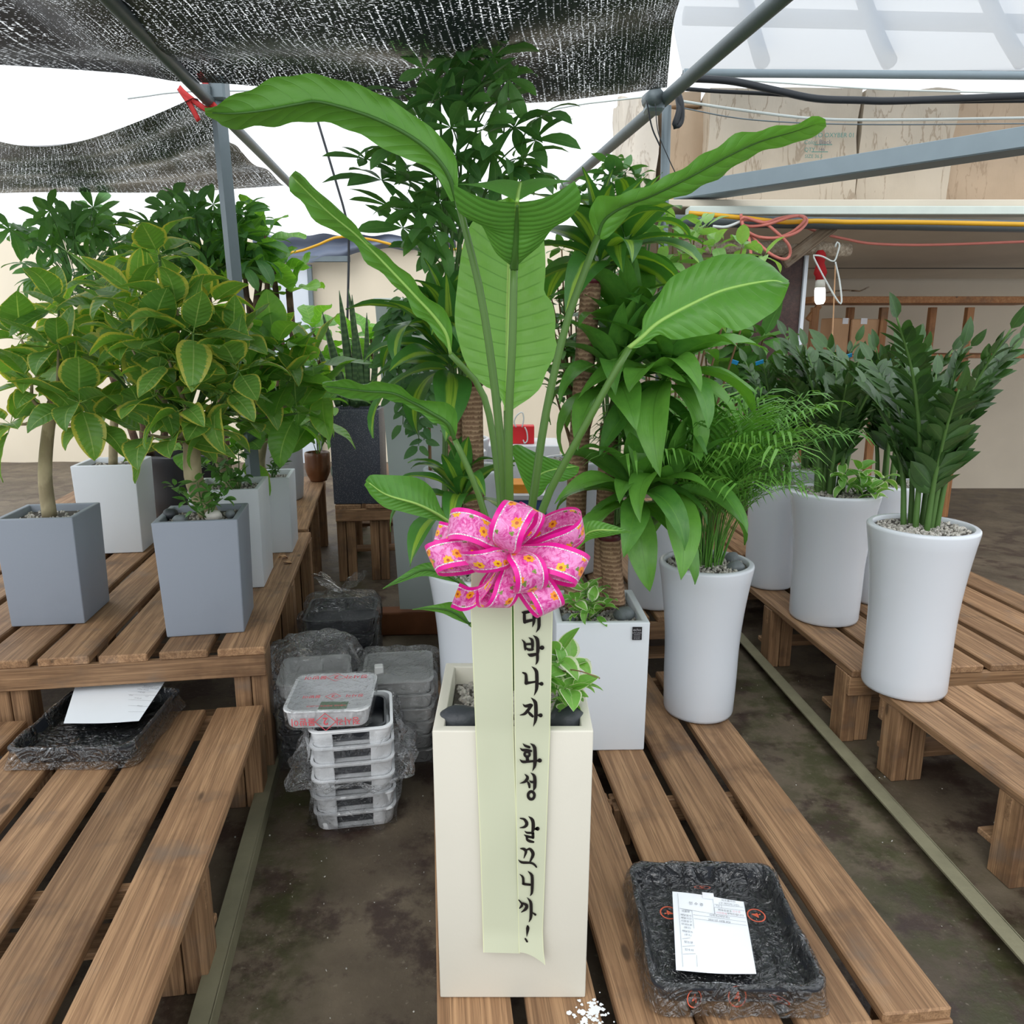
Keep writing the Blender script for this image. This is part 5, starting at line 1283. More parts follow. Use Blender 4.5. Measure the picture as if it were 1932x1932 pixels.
heads = [(878, 112, 2.5), (932, 108, 2.52), (800, 130, 2.55), (850, 150, 2.5), (905, 160, 2.48), (960, 150, 2.5), (760, 175, 2.6), (830, 185, 2.5), (880, 200, 2.5), (940, 190, 2.6), (790, 225, 2.55), (850, 240, 2.45), (910, 245, 2.5), (970, 240, 2.55), (1010, 265, 2.6), (745, 285, 2.55),
         (800, 290, 2.5), (860, 290, 2.45), (930, 290, 2.5), (985, 300, 2.55), (720, 340, 2.55), (770, 340, 2.5), (825, 335, 2.5), (890, 330, 2.55), (950, 330, 2.6), (1000, 330, 2.6), (735, 390, 2.55), (790, 395, 2.5), (830, 380, 2.5), (760, 430, 2.55), (815, 440, 2.5), (800, 480, 2.6), (850, 430, 2.7), (840, 490, 2.7), (1020, 220, 2.6), (690, 300, 2.6), (900, 130, 2.65), (860, 350, 2.7), (900, 380, 2.7)]
for px, py, Y in heads:
    p = PY(px, py, Y)
    best = min((q for s in stems for q in s[8:]), key=lambda q: (q - p).length + max(0, q.z - p.z + .05) * 3)
    palm_leaf(MT, best, p, PM, rnd, .165)
# two darker money trees further back on the left
def money_bush(label, base, cx, cy, Y, rx, ry, n, seed, meshes, L, trunk=(.03, 'bark_dark')):
    rnd = random.Random(seed); t = thing('money_tree', label, 'plant', base)
    top = PY(cx, cy + ry * .8, Y)
    limb(t, [Vector(base), Vector(base).lerp(top, .5) + Vector((.02, 0, 0)), top], trunk[0], trunk[0] * .6, trunk[1], 'trunk', 10, 8)
    for i in range(n):
        a = rnd.random() * 2 * PI; r = math.sqrt(rnd.random())
        p = PY(cx + rx * r * math.cos(a), cy + ry * r * math.sin(a) * .95, Y + rnd.uniform(-.22, .22))
        palm_leaf(t, top.lerp(p, .35), p, meshes, rnd, L)
    return t
money_bush('dense round-crowned money tree behind the square post', (-1.62, 4.30, .49), 385, 450, 4.2, 120, 75, 55, 31, PMD, .17)
money_bush('money tree further back left of the fig stumps', (-2.3, 5.0, .0), 150, 470, 4.8, 150, 90, 50, 33, PMD, .18)

# ------------------------------------------------------------------ fiddle leaf figs with bare brown stems
FD = [leafm('fiddle', 'fiddle', .36, 'fiddle', dr, .15, .15, 6, 10, .12, .06, key=k) for k, dr in enumerate((.5, .9, .2))]
fg = thing('fiddle_leaf_fig', 'fiddle leaf fig with several bare brown stems', 'plant', (-1.36, 4.25, .94))
rnd = random.Random(51)
for bx, tx, ty, r in ((470, 462, 520, .016), (478, 500, 445, .022), (500, 505, 520, .018), (525, 515, 505, .02), (548, 545, 545, .024), (488, 425, 495, .018)):
    Yf = 4.2; p = PY(tx, ty, Yf)
    limb(fg, [PY(505, 800, Yf + .05), PY(bx + 6, 690, Yf), PY(bx + 2, 610, Yf), p], r, r * .75, 'bark_dark', 'stem', 14, 8)
    whorl(fg, p + Vector((0, 0, -.02)), 6, .21, FD, rnd, (1.0, -.1), .3, None)
for lb, bs, pts, sd_ in (('fiddle leaf fig leaves behind the spear leaves', (-1.15, 5.35, .49), [(590, 620), (600, 680), (560, 690), (615, 730)], 52), ('fiddle leaf fig between spear leaves and pale panel', (-.95, 5.45, .49), [(665, 640), (690, 680), (650, 690), (700, 640), (640, 720)], 53)):
    rnd = random.Random(sd_); f2 = thing('fiddle_leaf_fig', lb, 'plant', bs)
    for px, py in pts:
        p = PY(px, py, 5.3); limb(f2, [Vector(bs), Vector(bs).lerp(p, .6), p], .014, .008, 'bark_dark', 'stem', 8, 6)
        whorl(f2, p, 6, .2, FD, rnd, (.9, -.2))
for i, bs in enumerate(((-1.15, 5.35), (-.95, 5.45))):
    pass

# ------------------------------------------------------------------ cylindrical snake plant
sn = thing('spear_snake_plant', 'cylindrical snake plant with upright spear leaves', 'plant', (-.925, 4.62, 1.0))
for bx, by, tx, ty, r in ((668, 765, 640, 548, .026), (680, 765, 664, 556, .022), (690, 765, 657, 545, .024), (655, 765, 608, 588, .026), (692, 765, 692, 590, .019), (640, 765, 598, 650, .022), (702, 765, 713, 620, .018), (672, 768, 668, 600, .02)):
    a, b = PY(bx, by, 4.58), PY(tx, ty, 4.5); P = [a.lerp(b, i / 15) for i in range(16)]
    mb = MB().tube(P, [r * (1 - (i / 15) ** 3) + .0015 for i in range(16)], 9)
    part('spear', mb.mesh('spear', M['spear']), sn)

# ------------------------------------------------------------------ dracaenas
def dmesh(mat, key, g=1.0):
    out = []
    for k, (dr, th, w) in enumerate(((.9, .25, .12), (1.5, .35, .115), (2.1, .45, .11), (.5, .15, .11), (1.2, .3, .135))):
        out.append(leafm('dr', mat, w * g, 'lance', dr, .28, th, 6, 12, .08, 0, 1.3, key * 10 + k))
    return out
DS, DG = dmesh('dracaena', 1, 1.35), dmesh('dracaena_green', 2, 1.3)
def rosette(parent, p, n, L, meshes, rnd, el=(1.35, -.55), axis=None):
    q = Vector((0, 0, 1)).rotation_difference(axis.normalized()) if axis else None
    a0 = rnd.random() * 6.28
    for i in range(n):
        t = i / (n - 1); az = a0 + i * 2.399; e = lerp(el[0], el[1], t ** .9) + rnd.uniform(-.12, .12); d = sph(az, e)
        if q: d = q @ d
        me = meshes[3 if t < .15 else rnd.choice((0, 1, 2, 4))]
        part('leaf', me, parent, frame(p + Vector((0, 0, .05 * (1 - t))) + d * .012, d, Vector((0, 0, 1)), L * lerp(.7, 1.08, min(1, t * 1.6)) * rnd.uniform(.85, 1.1), rnd.uniform(-.35, .35), 1.0))
def cane(parent, pts, r, cap=True):
    P = [Vector(p) for p in pts]
    o = limb(parent, P, r, r * .93, 'cane', 'cane', 14, 14)
    if cap: part('wax_cap', MB().tube([P[-1] + Vector((0, 0, -.012)), P[-1] + Vector((0, 0, .012))], r * 1.02, 14).mesh('cap', M['cane_top']), parent)
rnd = random.Random(61)
D1 = thing('striped_dracaena', 'yellow-striped dracaena with ringed canes behind the bow', 'plant', (-.118, 2.47, .68))
cane(D1, [PY(895, 1060, 2.45), PY(893, 900, 2.45), PY(890, 720, 2.45)], .036)
cane(D1, [PY(862, 1070, 2.52), PY(860, 900, 2.52), PY(862, 722, 2.52)], .028)
cane(D1, [PY(878, 1070, 2.40), PY(872, 1010, 2.40), PY(868, 960, 2.40)], .026, False)
rosette(D1, PY(850, 700, 2.46), 20, .34, DS, rnd, (1.4, -.3), Vector((-.25, -.1, 1)))
rosette(D1, PY(845, 640, 2.50), 14, .30, DS, rnd, (1.4, .2), Vector((-.35, -.1, 1)))
rosette(D1, PY(870, 955, 2.40), 16, .27, DS, rnd, (1.4, .1), Vector((-.1, -.3, 1)))
D2 = thing('glossy_dracaena', 'tall glossy dracaena with ringed canes in the stickered planter', 'plant', (.281, 2.42, .55))
cane(D2, [PY(1082, 1165, 2.47), PY(1088, 930, 2.47), PY(1102, 700, 2.47), PY(1116, 528, 2.47)], .034)
cane(D2, [PY(1160, 1140, 2.42), PY(1155, 1080, 2.42), PY(1150, 1010, 2.42)], .036)
cane(D2, [PY(1135, 1150, 2.46), PY(1140, 1000, 2.46), PY(1150, 800, 2.46)], .032, False)
rosette(D2, PY(1130, 505, 2.45), 20, .36, DS, rnd, (1.4, -.25), Vector((.05, -.1, 1)))
rosette(D2, PY(1180, 480, 2.55), 12, .33, DS, rnd, (1.3, -.2), Vector((.25, 0, 1)))
rosette(D2, PY(1165, 735, 2.42), 32, .33, DG, rnd, (1.45, -.6), Vector((.15, -.25, 1)))
rosette(D2, PY(1255, 720, 2.38), 32, .33, DG, rnd, (1.4, -.6), Vector((.3, -.25, 1)))
rosette(D2, PY(1190, 650, 2.50), 18, .33, DG, rnd, (1.5, .3), Vector((.0, -.1, 1)))
rosette(D2, PY(1200, 950, 2.34), 28, .31, DG, rnd, (1.35, -.55), Vector((.15, -.3, 1)))
rosette(D2, PY(1270, 930, 2.34), 14, .31, DG, rnd, (1.3, -.5), Vector((.35, -.2, 1)))
limb(D2, [PY(1150, 800, 2.46), PY(1210, 770, 2.42), PY(1255, 725, 2.38)], .016, .012, 'stem_green', 'branch')
limb(D2, [PY(1150, 1010, 2.42), PY(1230, 985, 2.38), PY(1270, 935, 2.34)], .016, .012, 'stem_green', 'branch')
limb(D2, [PY(1150, 800, 2.46), PY(1160, 760, 2.44), PY(1165, 735, 2.42)], .018, .014, 'stem_green', 'branch')
limb(D2, [PY(1150, 1010, 2.42), PY(1180, 990, 2.38), PY(1200, 960, 2.34)], .018, .014, 'stem_green', 'branch')
limb(D2, [PY(1116, 530, 2.47), PY(1150, 505, 2.5), PY(1180, 482, 2.55)], .016, .012, 'stem_green', 'branch')

# ------------------------------------------------------------------ small-leaved shrubs and trailing plants
SH = [leafm('sh', 'shrub', .26, 'ovate', dr, .2, .1, 4, 5, 0, .12, key=k) for k, dr in enumerate((.3, .8))]
SHL = [leafm('shl', 'shrub_light', .26, 'ovate', dr, .2, .1, 4, 6, .05, .12, key=k) for k, dr in enumerate((.5, 1.0, 1.4))]
HO = [leafm('ho', 'hoya', .30, 'ovate', dr, .3, .1, 6, 8, 0, .08, key=k) for k, dr in enumerate((.3, .8, 1.2))]
RD = [leafm('rd', 'radermachera', .24, 'ovate', dr, .2, .1, 4, 6, .05, .1, key=k) for k, dr in enumerate((.5, 1.0))]
def shrub(name, label, base, tips, meshes, seed, L, n=6, stem='stem_green', el=(1.0, -.3), r=.0035):
    rnd = random.Random(seed); t = thing(name, label, 'plant', base); B = Vector(base)
    for tp in tips:
        p = PY(*tp); c = B.lerp(p, .55) + Vector((rnd.uniform(-.02, .02), rnd.uniform(-.02, .02), .01))
        P = cr([B + Vector((rnd.uniform(-.015, .015), rnd.uniform(-.015, .015), 0)), c, p], 8)
        part('stem', MB().tube(P, [lerp(r, r * .5, i / 7) for i in range(8)], 5).mesh('stem', M[stem]), t)
        whorl(t, p, n, L, meshes, rnd, el, .3)
        for q in (P[4], P[6]): whorl(t, q, max(2, n // 3), L * .9, meshes, rnd, (.5, -.2), .3)
    return t
shrub('small_gardenia', 'small leafy seedling beside the white stone in the slate planter', (-1.02, 2.50, .868), [(372, 910, 2.48), (330, 920, 2.47), (395, 925, 2.45), (355, 945, 2.42), (420, 940, 2.46), (385, 950, 2.4), (425, 915, 2.5)], SH, 71, .045, 6)
shrub('small_shrub', 'dark green shrub under the ficus in the white planter', (-1.08, 2.96, .865), [(430, 880, 2.93), (450, 855, 2.95), (395, 860, 2.95), (440, 905, 2.9), (410, 890, 2.9), (455, 900, 2.9), (385, 880, 2.95)], SH, 72, .05, 7)
shrub('small_shrub', 'little upright shrub in the white planter at the bench edge', (-1.1, 3.45, .815), [(525, 860, 3.44), (515, 885, 3.42), (530, 880, 3.4), (545, 845, 3.45), (540, 820, 3.45)], SH, 73, .045, 6)
shrub('white_edged_hoya', 'white-edged hoya leaves in the cream planter beside the lettered ribbon', (.085, 1.40, .72), [(1062, 1265, 1.40), (1050, 1240, 1.42), (1068, 1300, 1.36), (1052, 1320, 1.36), (1075, 1250, 1.44)], HO, 74, .068, 4, el=(1.0, -.1))
hv = thing('hoya_runner', 'bare hoya runner with one leaf leaning over the planter rim', 'plant', (.09, 1.40, .72))
part('runner', MB().tube(cr([PY(1050, 1276, 1.40), PY(1072, 1264, 1.38), PY(1100, 1268, 1.36), PY(1132, 1280, 1.35)], 16), .0013, 5).mesh('runner', M['stem_brown']), hv)
part('leaf', HO[0], hv, frame(PY(1076, 1300, 1.37), PY(1126, 1278, 1.35) - PY(1076, 1300, 1.37), Vector((0, -.6, 1)), .062))
shrub('white_edged_hoya', 'white-edged hoya at the foot of the canes in the stickered planter', (.23, 2.33, .565), [(1105, 1115, 2.30), (1085, 1135, 2.28), (1115, 1140, 2.26), (1098, 1155, 2.27), (1128, 1115, 2.32), (1140, 1145, 2.28)], HO, 75, .06, 5)
shrub('white_edged_hoya', 'white-edged trailing leaves in the wide flared pot', (1.41, 3.05, .83), [(1600, 915, 2.98), (1625, 905, 2.98), (1640, 920, 2.96), (1620, 890, 3.0), (1650, 935, 2.94), (1590, 900, 3.0), (1665, 905, 3.0)], HO, 76, .07, 5, 'stem_green')
shrub('pinnate_shrub', 'dark pinnate-leaved shrub rising beside the round post', (.46, 3.35, .33), [(1120, 345, 3.3), (1150, 330, 3.3), (1180, 325, 3.3), (1200, 340, 3.3), (1165, 360, 3.28), (1135, 380, 3.28), (1210, 370, 3.3), (1100, 365, 3.3), (1235, 365, 3.32), (1190, 385, 3.25), (1225, 395, 3.3), (1150, 310, 3.35)], RD, 77, .09, 7, r=.008)
shrub('weeping_fig', 'pale weeping fig with thin twigs behind the broad dark leaf', (.70, 3.5, .33), [(1270, 430, 3.2), (1310, 445, 3.2), (1350, 465, 3.15), (1400, 468, 3.1), (1440, 485, 3.1), (1285, 480, 3.15), (1330, 500, 3.15), (1250, 500, 3.15), (1215, 540, 3.15), (1270, 560, 3.1), (1300, 540, 3.15), (1225, 590, 3.1), (1360, 510, 3.2), (1240, 440, 3.2), (1330, 430, 3.25)], SHL, 78, .10, 6, 'stem_brown', r=.007)
shrub('small_leaf_ficus', 'dense dark small-leaved ficus beyond the glossy canes', (.32, 3.7, .86), [(1060, 470, 3.6), (1050, 520, 3.6), (1085, 560, 3.6), (1150, 520, 3.6), (1180, 540, 3.6), (1070, 600, 3.6), (1160, 470, 3.6), (1040, 560, 3.6), (1120, 610, 3.6), (1200, 500, 3.6), (1080, 500, 3.6), (1190, 600, 3.6), (1045, 620, 3.6), (1060, 660, 3.58), (1035, 680, 3.6), (1070, 700, 3.58), (1045, 730, 3.58), (1100, 660, 3.58), (1085, 740, 3.58)], SH, 79, .09, 8, 'stem_brown', r=.007)
# weeping plant in front of the pale panel
rnd = random.Random(81)
tr = thing('trailing_plant', 'trailing small-leaved plant hanging in front of the pale panel', 'plant', (-.42, 3.40, 1.35))
root = PY(800, 600, 3.3)
for i, (ex, ey) in enumerate(((728, 680), (738, 745), (760, 800), (785, 790), (750, 720), (720, 640), (775, 760), (800, 830), (740, 610), (770, 670), (810, 740), (790, 840), (728, 600), (760, 560), (800, 540), (780, 640))):
    P = cr([root, PY(lerp(800, ex, .5), lerp(590, ey, .25) - 20, 3.28), PY(lerp(800, ex, .9), lerp(590, ey, .6), 3.25), PY(ex, ey, 3.25)], 10)
    part('stem', MB().tube(P, .002, 5).mesh('stem', M['stem_green']), tr)
    for k, p in enumerate(P[2:]):
        for s in (-1, 1):
            part('leaf', rnd.choice(RD), tr, frame(p, Vector((s * rnd.uniform(.3, .9), rnd.uniform(-.6, .1), -.6 + rnd.uniform(-.3, .5))), Vector((0, -1, .6)), .075 * rnd.uniform(.7, 1.15), rnd.uniform(-.5, .5)))
limb(tr, [PY(812, 900, 3.36), PY(808, 750, 3.34), root], .008, .005, 'stem_brown', 'stem_base')

# ------------------------------------------------------------------ parlour palm
def palm_frond(key):
    rnd = random.Random(key); mb = MB(); n = 12
    P = []; y = z = 0; th = 1.42
    for j in range(24):
        P.append(Vector((0, y, z))); th -= lerp(.005, .085, j / 23) * (1 + .25 * (key % 3)); y += math.cos(th) / 23; z += math.sin(th) / 23
    mb.tube(P, [lerp(.0038, .0012, i / 23) for i in range(24)], 4, False); mb.uv = [(.5, .5)] * len(mb.v)
    for j in range(n):
        i = 9 + int(j * 1.2); p = P[min(i, 23)]; d = (P[min(i + 1, 23)] - P[i - 1]).normalized()
        L = .34 * math.sin(PI * (.25 + .65 * j / n)) + .06
        for s in (-1, 1):
            side = Vector((s, 0, 0)); dd = (side * .8 + d * .8 + Vector((0, 0, .15))).normalized(); wv = d.cross(dd).cross(dd).normalized() * .0075
            m1 = p + dd * L * .35 + Vector((0, 0, .012)); m2 = p + dd * L * .72 - Vector((0, 0, .03)); e = p + dd * L * .95 + Vector((0, 0, -.35 * L))
            mb.add([p, m1 + wv, m1 - wv, m2 + wv * .8, m2 - wv * .8, e], [(0, 1, 2), (1, 3, 4, 2), (3, 5, 4)], [(.5, 0), (0, .4), (1, .4), (0, .7), (1, .7), (.5, 1)])
    return mb.mesh('frond', M['palm'], False)
PF = [palm_frond(k) for k in range(6)]
rnd = random.Random(91)
PP = thing('parlour_palm', 'parlour palm with fine arching fronds in the tall flared pot', 'plant', (.672, 2.55, .69))
for i in range(76):
    az = rnd.random() * 2 * PI; r = .05 * math.sqrt(rnd.random())
    b = Vector((.672 + r * math.cos(az), 2.55 + r * math.sin(az), .69)); lean = rnd.uniform(.05, .5)
    d = Vector((math.cos(az) * lean, math.sin(az) * lean, 1)).normalized()
    part('frond', PF[i % 6], PP, T(b) @ RZ(az - PI / 2 + rnd.uniform(-.4, .4)) @ RX(rnd.uniform(-.1, .25)) @ S3(*[rnd.uniform(.42, .68)] * 3))

# ------------------------------------------------------------------ zamioculcas
ZL = [leafm('zz', 'zz', .22, 'ovate', dr, .25, .1, 4, 6, 0, 0, key=k) for k, dr in enumerate((.2, .5, .35))]
def zz(label, base, n, H, spread, seed, L=.085, lean=(0, 0), nl=15):
    rnd = random.Random(seed); t = thing('zamioculcas', label, 'plant', base); B = Vector(base)
    for i in range(n):
        az = i * 2.399 + rnd.uniform(-.4, .4); r0 = .055 * math.sqrt((i + .5) / n); h = H * rnd.uniform(.72, 1.05); sp_ = spread * rnd.uniform(.4, 1.0) * math.sqrt((i + .5) / n)
        p0 = B + Vector((r0 * math.cos(az), r0 * math.sin(az), -.01)); out = Vector((math.cos(az), math.sin(az), 0))
        p3 = p0 + out * sp_ + Vector((lean[0], lean[1], h)); p1 = p0 + Vector((0, 0, h * .4)) + out * sp_ * .12; p2 = p0 + Vector((0, 0, h * .75)) + out * sp_ * .5
        P = cr([p0, p1, p2, p3], 26)
        st_ = part('stem', MB().tube(P, [lerp(.011, .003, j / 25) for j in range(26)], 6).mesh('stem', M['stem_green']), t)
        for j in range(nl):
            k = 7 + int(j * 18 / nl); p = P[k]; d = (P[min(k + 1, 25)] - P[k - 1]).normalized(); sd = d.cross(out if abs(d.dot(out)) < .95 else Vector((1, 0, 0)))
            sd = (sd + out * rnd.uniform(-.4, .4)).normalized() if sd.length > .01 else Vector((1, 0, 0))
            for s in (-1, 1):
                dd = (sd * s * .8 + d * .75 + Vector((0, 0, .05))).normalized()
                part('leaflet', rnd.choice(ZL), st_, frame(p, dd, d.cross(sd * s) * s + Vector((0, -.3, .4)), L * rnd.uniform(.8, 1.1) * (1 - .35 * j / nl), rnd.uniform(-.3, .3)))
        part('leaflet', ZL[0], st_, frame(P[-1], (P[-1] - P[-2]), Vector((0, -1, .3)), L * .7))
    return t
zz('zamioculcas with crowded dark stems in the wide flared pot', (1.30, 3.10, .83), 15, .62, .36, 101, .115)
zz('upright zamioculcas in the outermost flared pot', (1.36, 2.47, .84), 10, .66, .34, 102, .125)
zz('dark zamioculcas in the smaller white pot on the rail bench', (1.235, 3.53, .78), 12, .58, .30, 103, .11)
zz('zamioculcas in the half hidden white pot on the rail bench', (1.66, 3.32, .82), 13, .62, .36, 104, .12)
zz('zamioculcas in the pot beyond the smaller one on the rail bench', (1.52, 3.82, .80), 12, .62, .36, 105, .12)
# broad-leaved plants between palm and shed
shrub('rubber_plant', 'broad-leaved green plant in front of the brown partition', (1.15, 4.35, .30), [(1330, 650, 4.2), (1370, 640, 4.2), (1410, 650, 4.2), (1440, 640, 4.25), (1400, 690, 4.15), (1450, 690, 4.15), (1350, 700, 4.15), (1460, 720, 4.1), (1380, 730, 4.1), (1420, 720, 4.1)], SH, 111, .19, 7, 'stem_brown', r=.01)
for i, (px, py, Y) in enumerate(((1385, 683, 3.3), (1433, 684, 3.3), (1680, 675, 3.0), (1600, 672, 3.3), (1345, 702, 3.4))):
    p = PY(px, py, Y)
    o = part('plant_tag', bevel_box(.035, .003, .018, .001, M['blue_tag']), None, T(p) @ RYm(.3 * (-1) ** i) @ RX(.4)); tag(o, ['blue tag on the broad-leaved plant near the dark brown partition', 'blue tag at the foot of the brown partition', 'blue tag above the outermost zamioculcas', 'blue tag in front of the shed cartons', 'blue tag behind the parlour palm fronds'][i], 'tag')
# little plants near the brown clay pot
shrub('pot_lily', 'thin-leaved plant in the brown glazed pot', (-1.33, 5.2, .66), [(595, 800, 5.15), (610, 795, 5.15), (585, 815, 5.1), (620, 810, 5.1)], DS[:2], 112, .2, 5)
shrub('pot_lily', 'thin-leaved plant in the celadon vase pot', (-1.155, 5.15, .63), [(622, 790, 5.1), (635, 800, 5.1), (628, 815, 5.1)], DG[:2], 113, .18, 5)
shrub('leafy_plant', 'leafy green plant in the light grey column pot', (-1.44, 4.62, .91), [(560, 760, 4.2), (530, 790, 4.2), (580, 790, 4.2), (600, 770, 4.2)], FG, 114, .15, 6)
# ------------------------------------------------------------------ trays, bags and papers
def rrect(w, d, r, ns=6, nc=5):
    """closed rounded rectangle: points counter-clockwise, each side cut into ns pieces; returns (points, side index or -1)"""
    pts = []; hw, hd = w / 2, d / 2
    cs = [((hw - r), -(hd - r), -PI / 2), ((hw - r), (hd - r), 0), (-(hw - r), (hd - r), PI / 2), (-(hw - r), -(hd - r), PI)]
    for k, (cx, cy, a0) in enumerate(cs):
        for i in range(nc + 1): pts.append((cx + r * math.cos(a0 + i * PI / 2 / nc), cy + r * math.sin(a0 + i * PI / 2 / nc), -1))
        nx, ny, _ = cs[(k + 1) % 4]; a1 = a0 + PI / 2
        s, e = (cx + r * math.cos(a1), cy + r * math.sin(a1)), (nx + r * math.cos(a1), ny + r * math.sin(a1))
        for i in range(1, ns): pts.append((lerp(s[0], e[0], i / ns), lerp(s[1], e[1], i / ns), i))
    return pts
def tray_mesh(w, d, h, mat, wall=.003, lip=.006, r=.03, flare=.93, gap=False, name='tray'):
    ns = 6; base = rrect(w, d, r, ns); N = len(base); mb = MB()
    rings = [(flare - .02, 0), (flare, .004), (lerp(flare, 1, .25), h * .30), (lerp(flare, 1, .75), h * .78), (1.0, h - .005), (1 + 2 * lip / w, h - .005), (1 + 2 * lip / w, h), (1 - 2 * wall / w, h), (flare - .02, .006)]
    vs = [(x * s, y * s, z) for s, z in rings for x, y, _ in base]; fs = []
    for q in range(len(rings) - 1):
        for k in range(N):
            side = base[k][2]; nx = base[(k + 1) % N][2]
            if gap and q in (1, 2, 7) and (side in (1, 2, 3, 4)) and nx != -1: continue
            fs.append((q * N + k, q * N + (k + 1) % N, (q + 1) * N + (k + 1) % N, (q + 1) * N + k))
    fs.append(tuple(range(N))[::-1]); fs.append(tuple((len(rings) - 1) * N + k for k in range(N)))
    mb.add(vs, fs); me = mb.mesh(name, M[mat]); return smoothmesh(me, 40)
def bag_shell(name, w, d, prof, mat, r=.04, amp=.008, seed=1, closed_top=True, nf=9.0, wob=0.0):
    """crumpled film round a stack: prof is a list of (scale, z)"""
    base = rrect(w, d, r, 12, 6); N = len(base); mb = MB(); P = cr([Vector((s, z, 0)) for s, z in prof], max(14, len(prof) * 5)); vs = []
    for q, p in enumerate(P):
        for k, (x, y, _) in enumerate(base):
            v = Vector((x * p.x, y * p.x, p.y)); a = math.atan2(y, x)
            fl = wob * p.z
            n = noise.noise_vector(v * nf * 3 + Vector((seed * 3.3, seed, 0))); n2 = noise.noise(Vector((math.cos(a) * 4, math.sin(a) * 4, seed + q * .12)))
            rad = Vector((x, y, 0)).normalized()
            v += n * amp + rad * (n2 * amp * 2.2 * min(1, p.x))
            v.z = max(.0015, v.z); vs.append(v)
    fs = [(q * N + k, q * N + (k + 1) % N, (q + 1) * N + (k + 1) % N, (q + 1) * N + k) for q in range(len(P) - 1) for k in range(N)]
    if closed_top: fs.append(tuple((len(P) - 1) * N + k for k in range(N)))
    mb.add(vs, fs); me = mb.mesh(name, M[mat], True); return me
TRAY = tray_mesh(.335, .36, .052, 'black_tray', .005, .006, .028, .93)
def bagged_tray(label_t, label_b, c, rz, z0, seed):
    t = thing('plant_tray', label_t, 'tray', (c[0], c[1], z0 + .003), rz)
    pinl('tub', TRAY, t, Matrix.Identity(4))
    b = thing('plastic_bag', label_b, 'bag', (c[0], c[1], z0), rz)
    me = bag_shell('bag', .335, .36, [(1.12, .002), (1.10, .012), (1.07, .03), (1.05, .05), (1.035, .060), (.985, .0605), (.95, .050), (.90, .024), (.7, .020), (.4, .019), (.08, .0185)], 'bag', .04, .0042, seed, True, 14)
    pinl('film', me, b, Matrix.Identity(4))
    return t, b
TX, TY, TZ = .456, 1.458, .15
tt, tb_ = bagged_tray('black plastic tray in a clear bag on the low pallet', 'clear bag printed with red circled fours round the tray', (TX, TY), R(-1), TZ, 3)
# red circled fours printed on the bag
def circled4(parent, px, py, z, wpx, rot, tilt=0, squash=1.0):
    p = PZ(px, py, z); s = wpx / F * (p - Vector((0, 0, CAMZ))).length * .52
    mb = MB(); n = 28; vs = []
    for k in range(n):
        a = 2 * PI * k / n
        for rr in (.86, 1.0): vs.append((math.cos(a) * s * rr, math.sin(a) * s * rr * squash, 0))
    mb.add(vs, [(2 * k, 2 * k + 1, (2 * k + 3) % (2 * n), (2 * k + 2) % (2 * n)) for k in range(n)])
    tm = text_mesh('4', s * 1.35, 'print_red', 'CENTER', .02)
    mm = T(p) @ RZ(rot) @ RX(tilt)
    o = part('printed_mark', mb.mesh('ring', M['print_red'], False), parent, mm)
    part('printed_figure', tm, o, mm @ T((0, -s * .48, .0002)))
for px, py, z, w, ro, ti in ((1325, 1674, .207, 26, PI, .5), (1427, 1727, .182, 28, PI / 2, 0), (1262, 1722, .182, 28, -PI / 2, 0), (1471, 1886, .178, 30, 2.6, 1.0), (1391, 1880, .184, 30, .2, 1.2), (1310, 1884, .180, 26, .4, 1.2)):
    circled4(tb_, px, py, z + .004, w, ro, ti)
# delivery slip
def slip(label, corners, z, content, lines, org, sc):
    """paper given by its four pixel corners (tl, tr, br, bl) at height z"""
    tl, tr_, br, bl = [PZ(x, y, z + dz) for (x, y, dz) in corners]
    def at(u, v): return (tl.lerp(tr_, u)).lerp(bl.lerp(br, u), v)
    t = thing('delivery_slip', label, 'paper', tuple(at(.5, .5)))
    part('sheet', MB().grid(lambda u, v: at(u, v) + Vector((0, 0, .002 * math.sin(u * 5 + v * 2))), 10, 10).mesh('sheet', M['paper']), t)
    ex = (tr_ - tl).normalized(); nz = ex.cross(tl - bl).normalized(); ey = nz.cross(ex)
    rotm = Matrix((ex, ey, nz)).transposed().to_4x4()
    pn = (tr_ - tl).cross(bl - tl).normalized()
    def pt(zx, zy):
        r = ray(org[0] + zx / sc, org[1] + zy / sc); c0 = Vector((0, 0, CAMZ)); return c0 + r * ((tl - c0).dot(pn) / r.dot(pn))
    for s, zx, zy, h, mt in content:
        p = pt(zx, zy) + nz * .0042; size = h / sc / F * (p - Vector((0, 0, CAMZ))).length * 1.15
        part('lettering', text_mesh(s, size, mt, 'CENTER'), t, T(p - ey * size * .35) @ rotm)
    for x0, y0, x1, y1 in lines:
        a, b = pt(x0, y0) + nz * .0038, pt(x1, y1) + nz * .0038; d = b - a
        m = Matrix((d.normalized(), nz.cross(d.normalized()), nz)).transposed().to_4x4()
        part('ruled_line', bevel_box(1, 1, .0002, 0, M['ink']), t, T((a + b) / 2) @ m @ S3(d.length, .0005, 1))
    return t
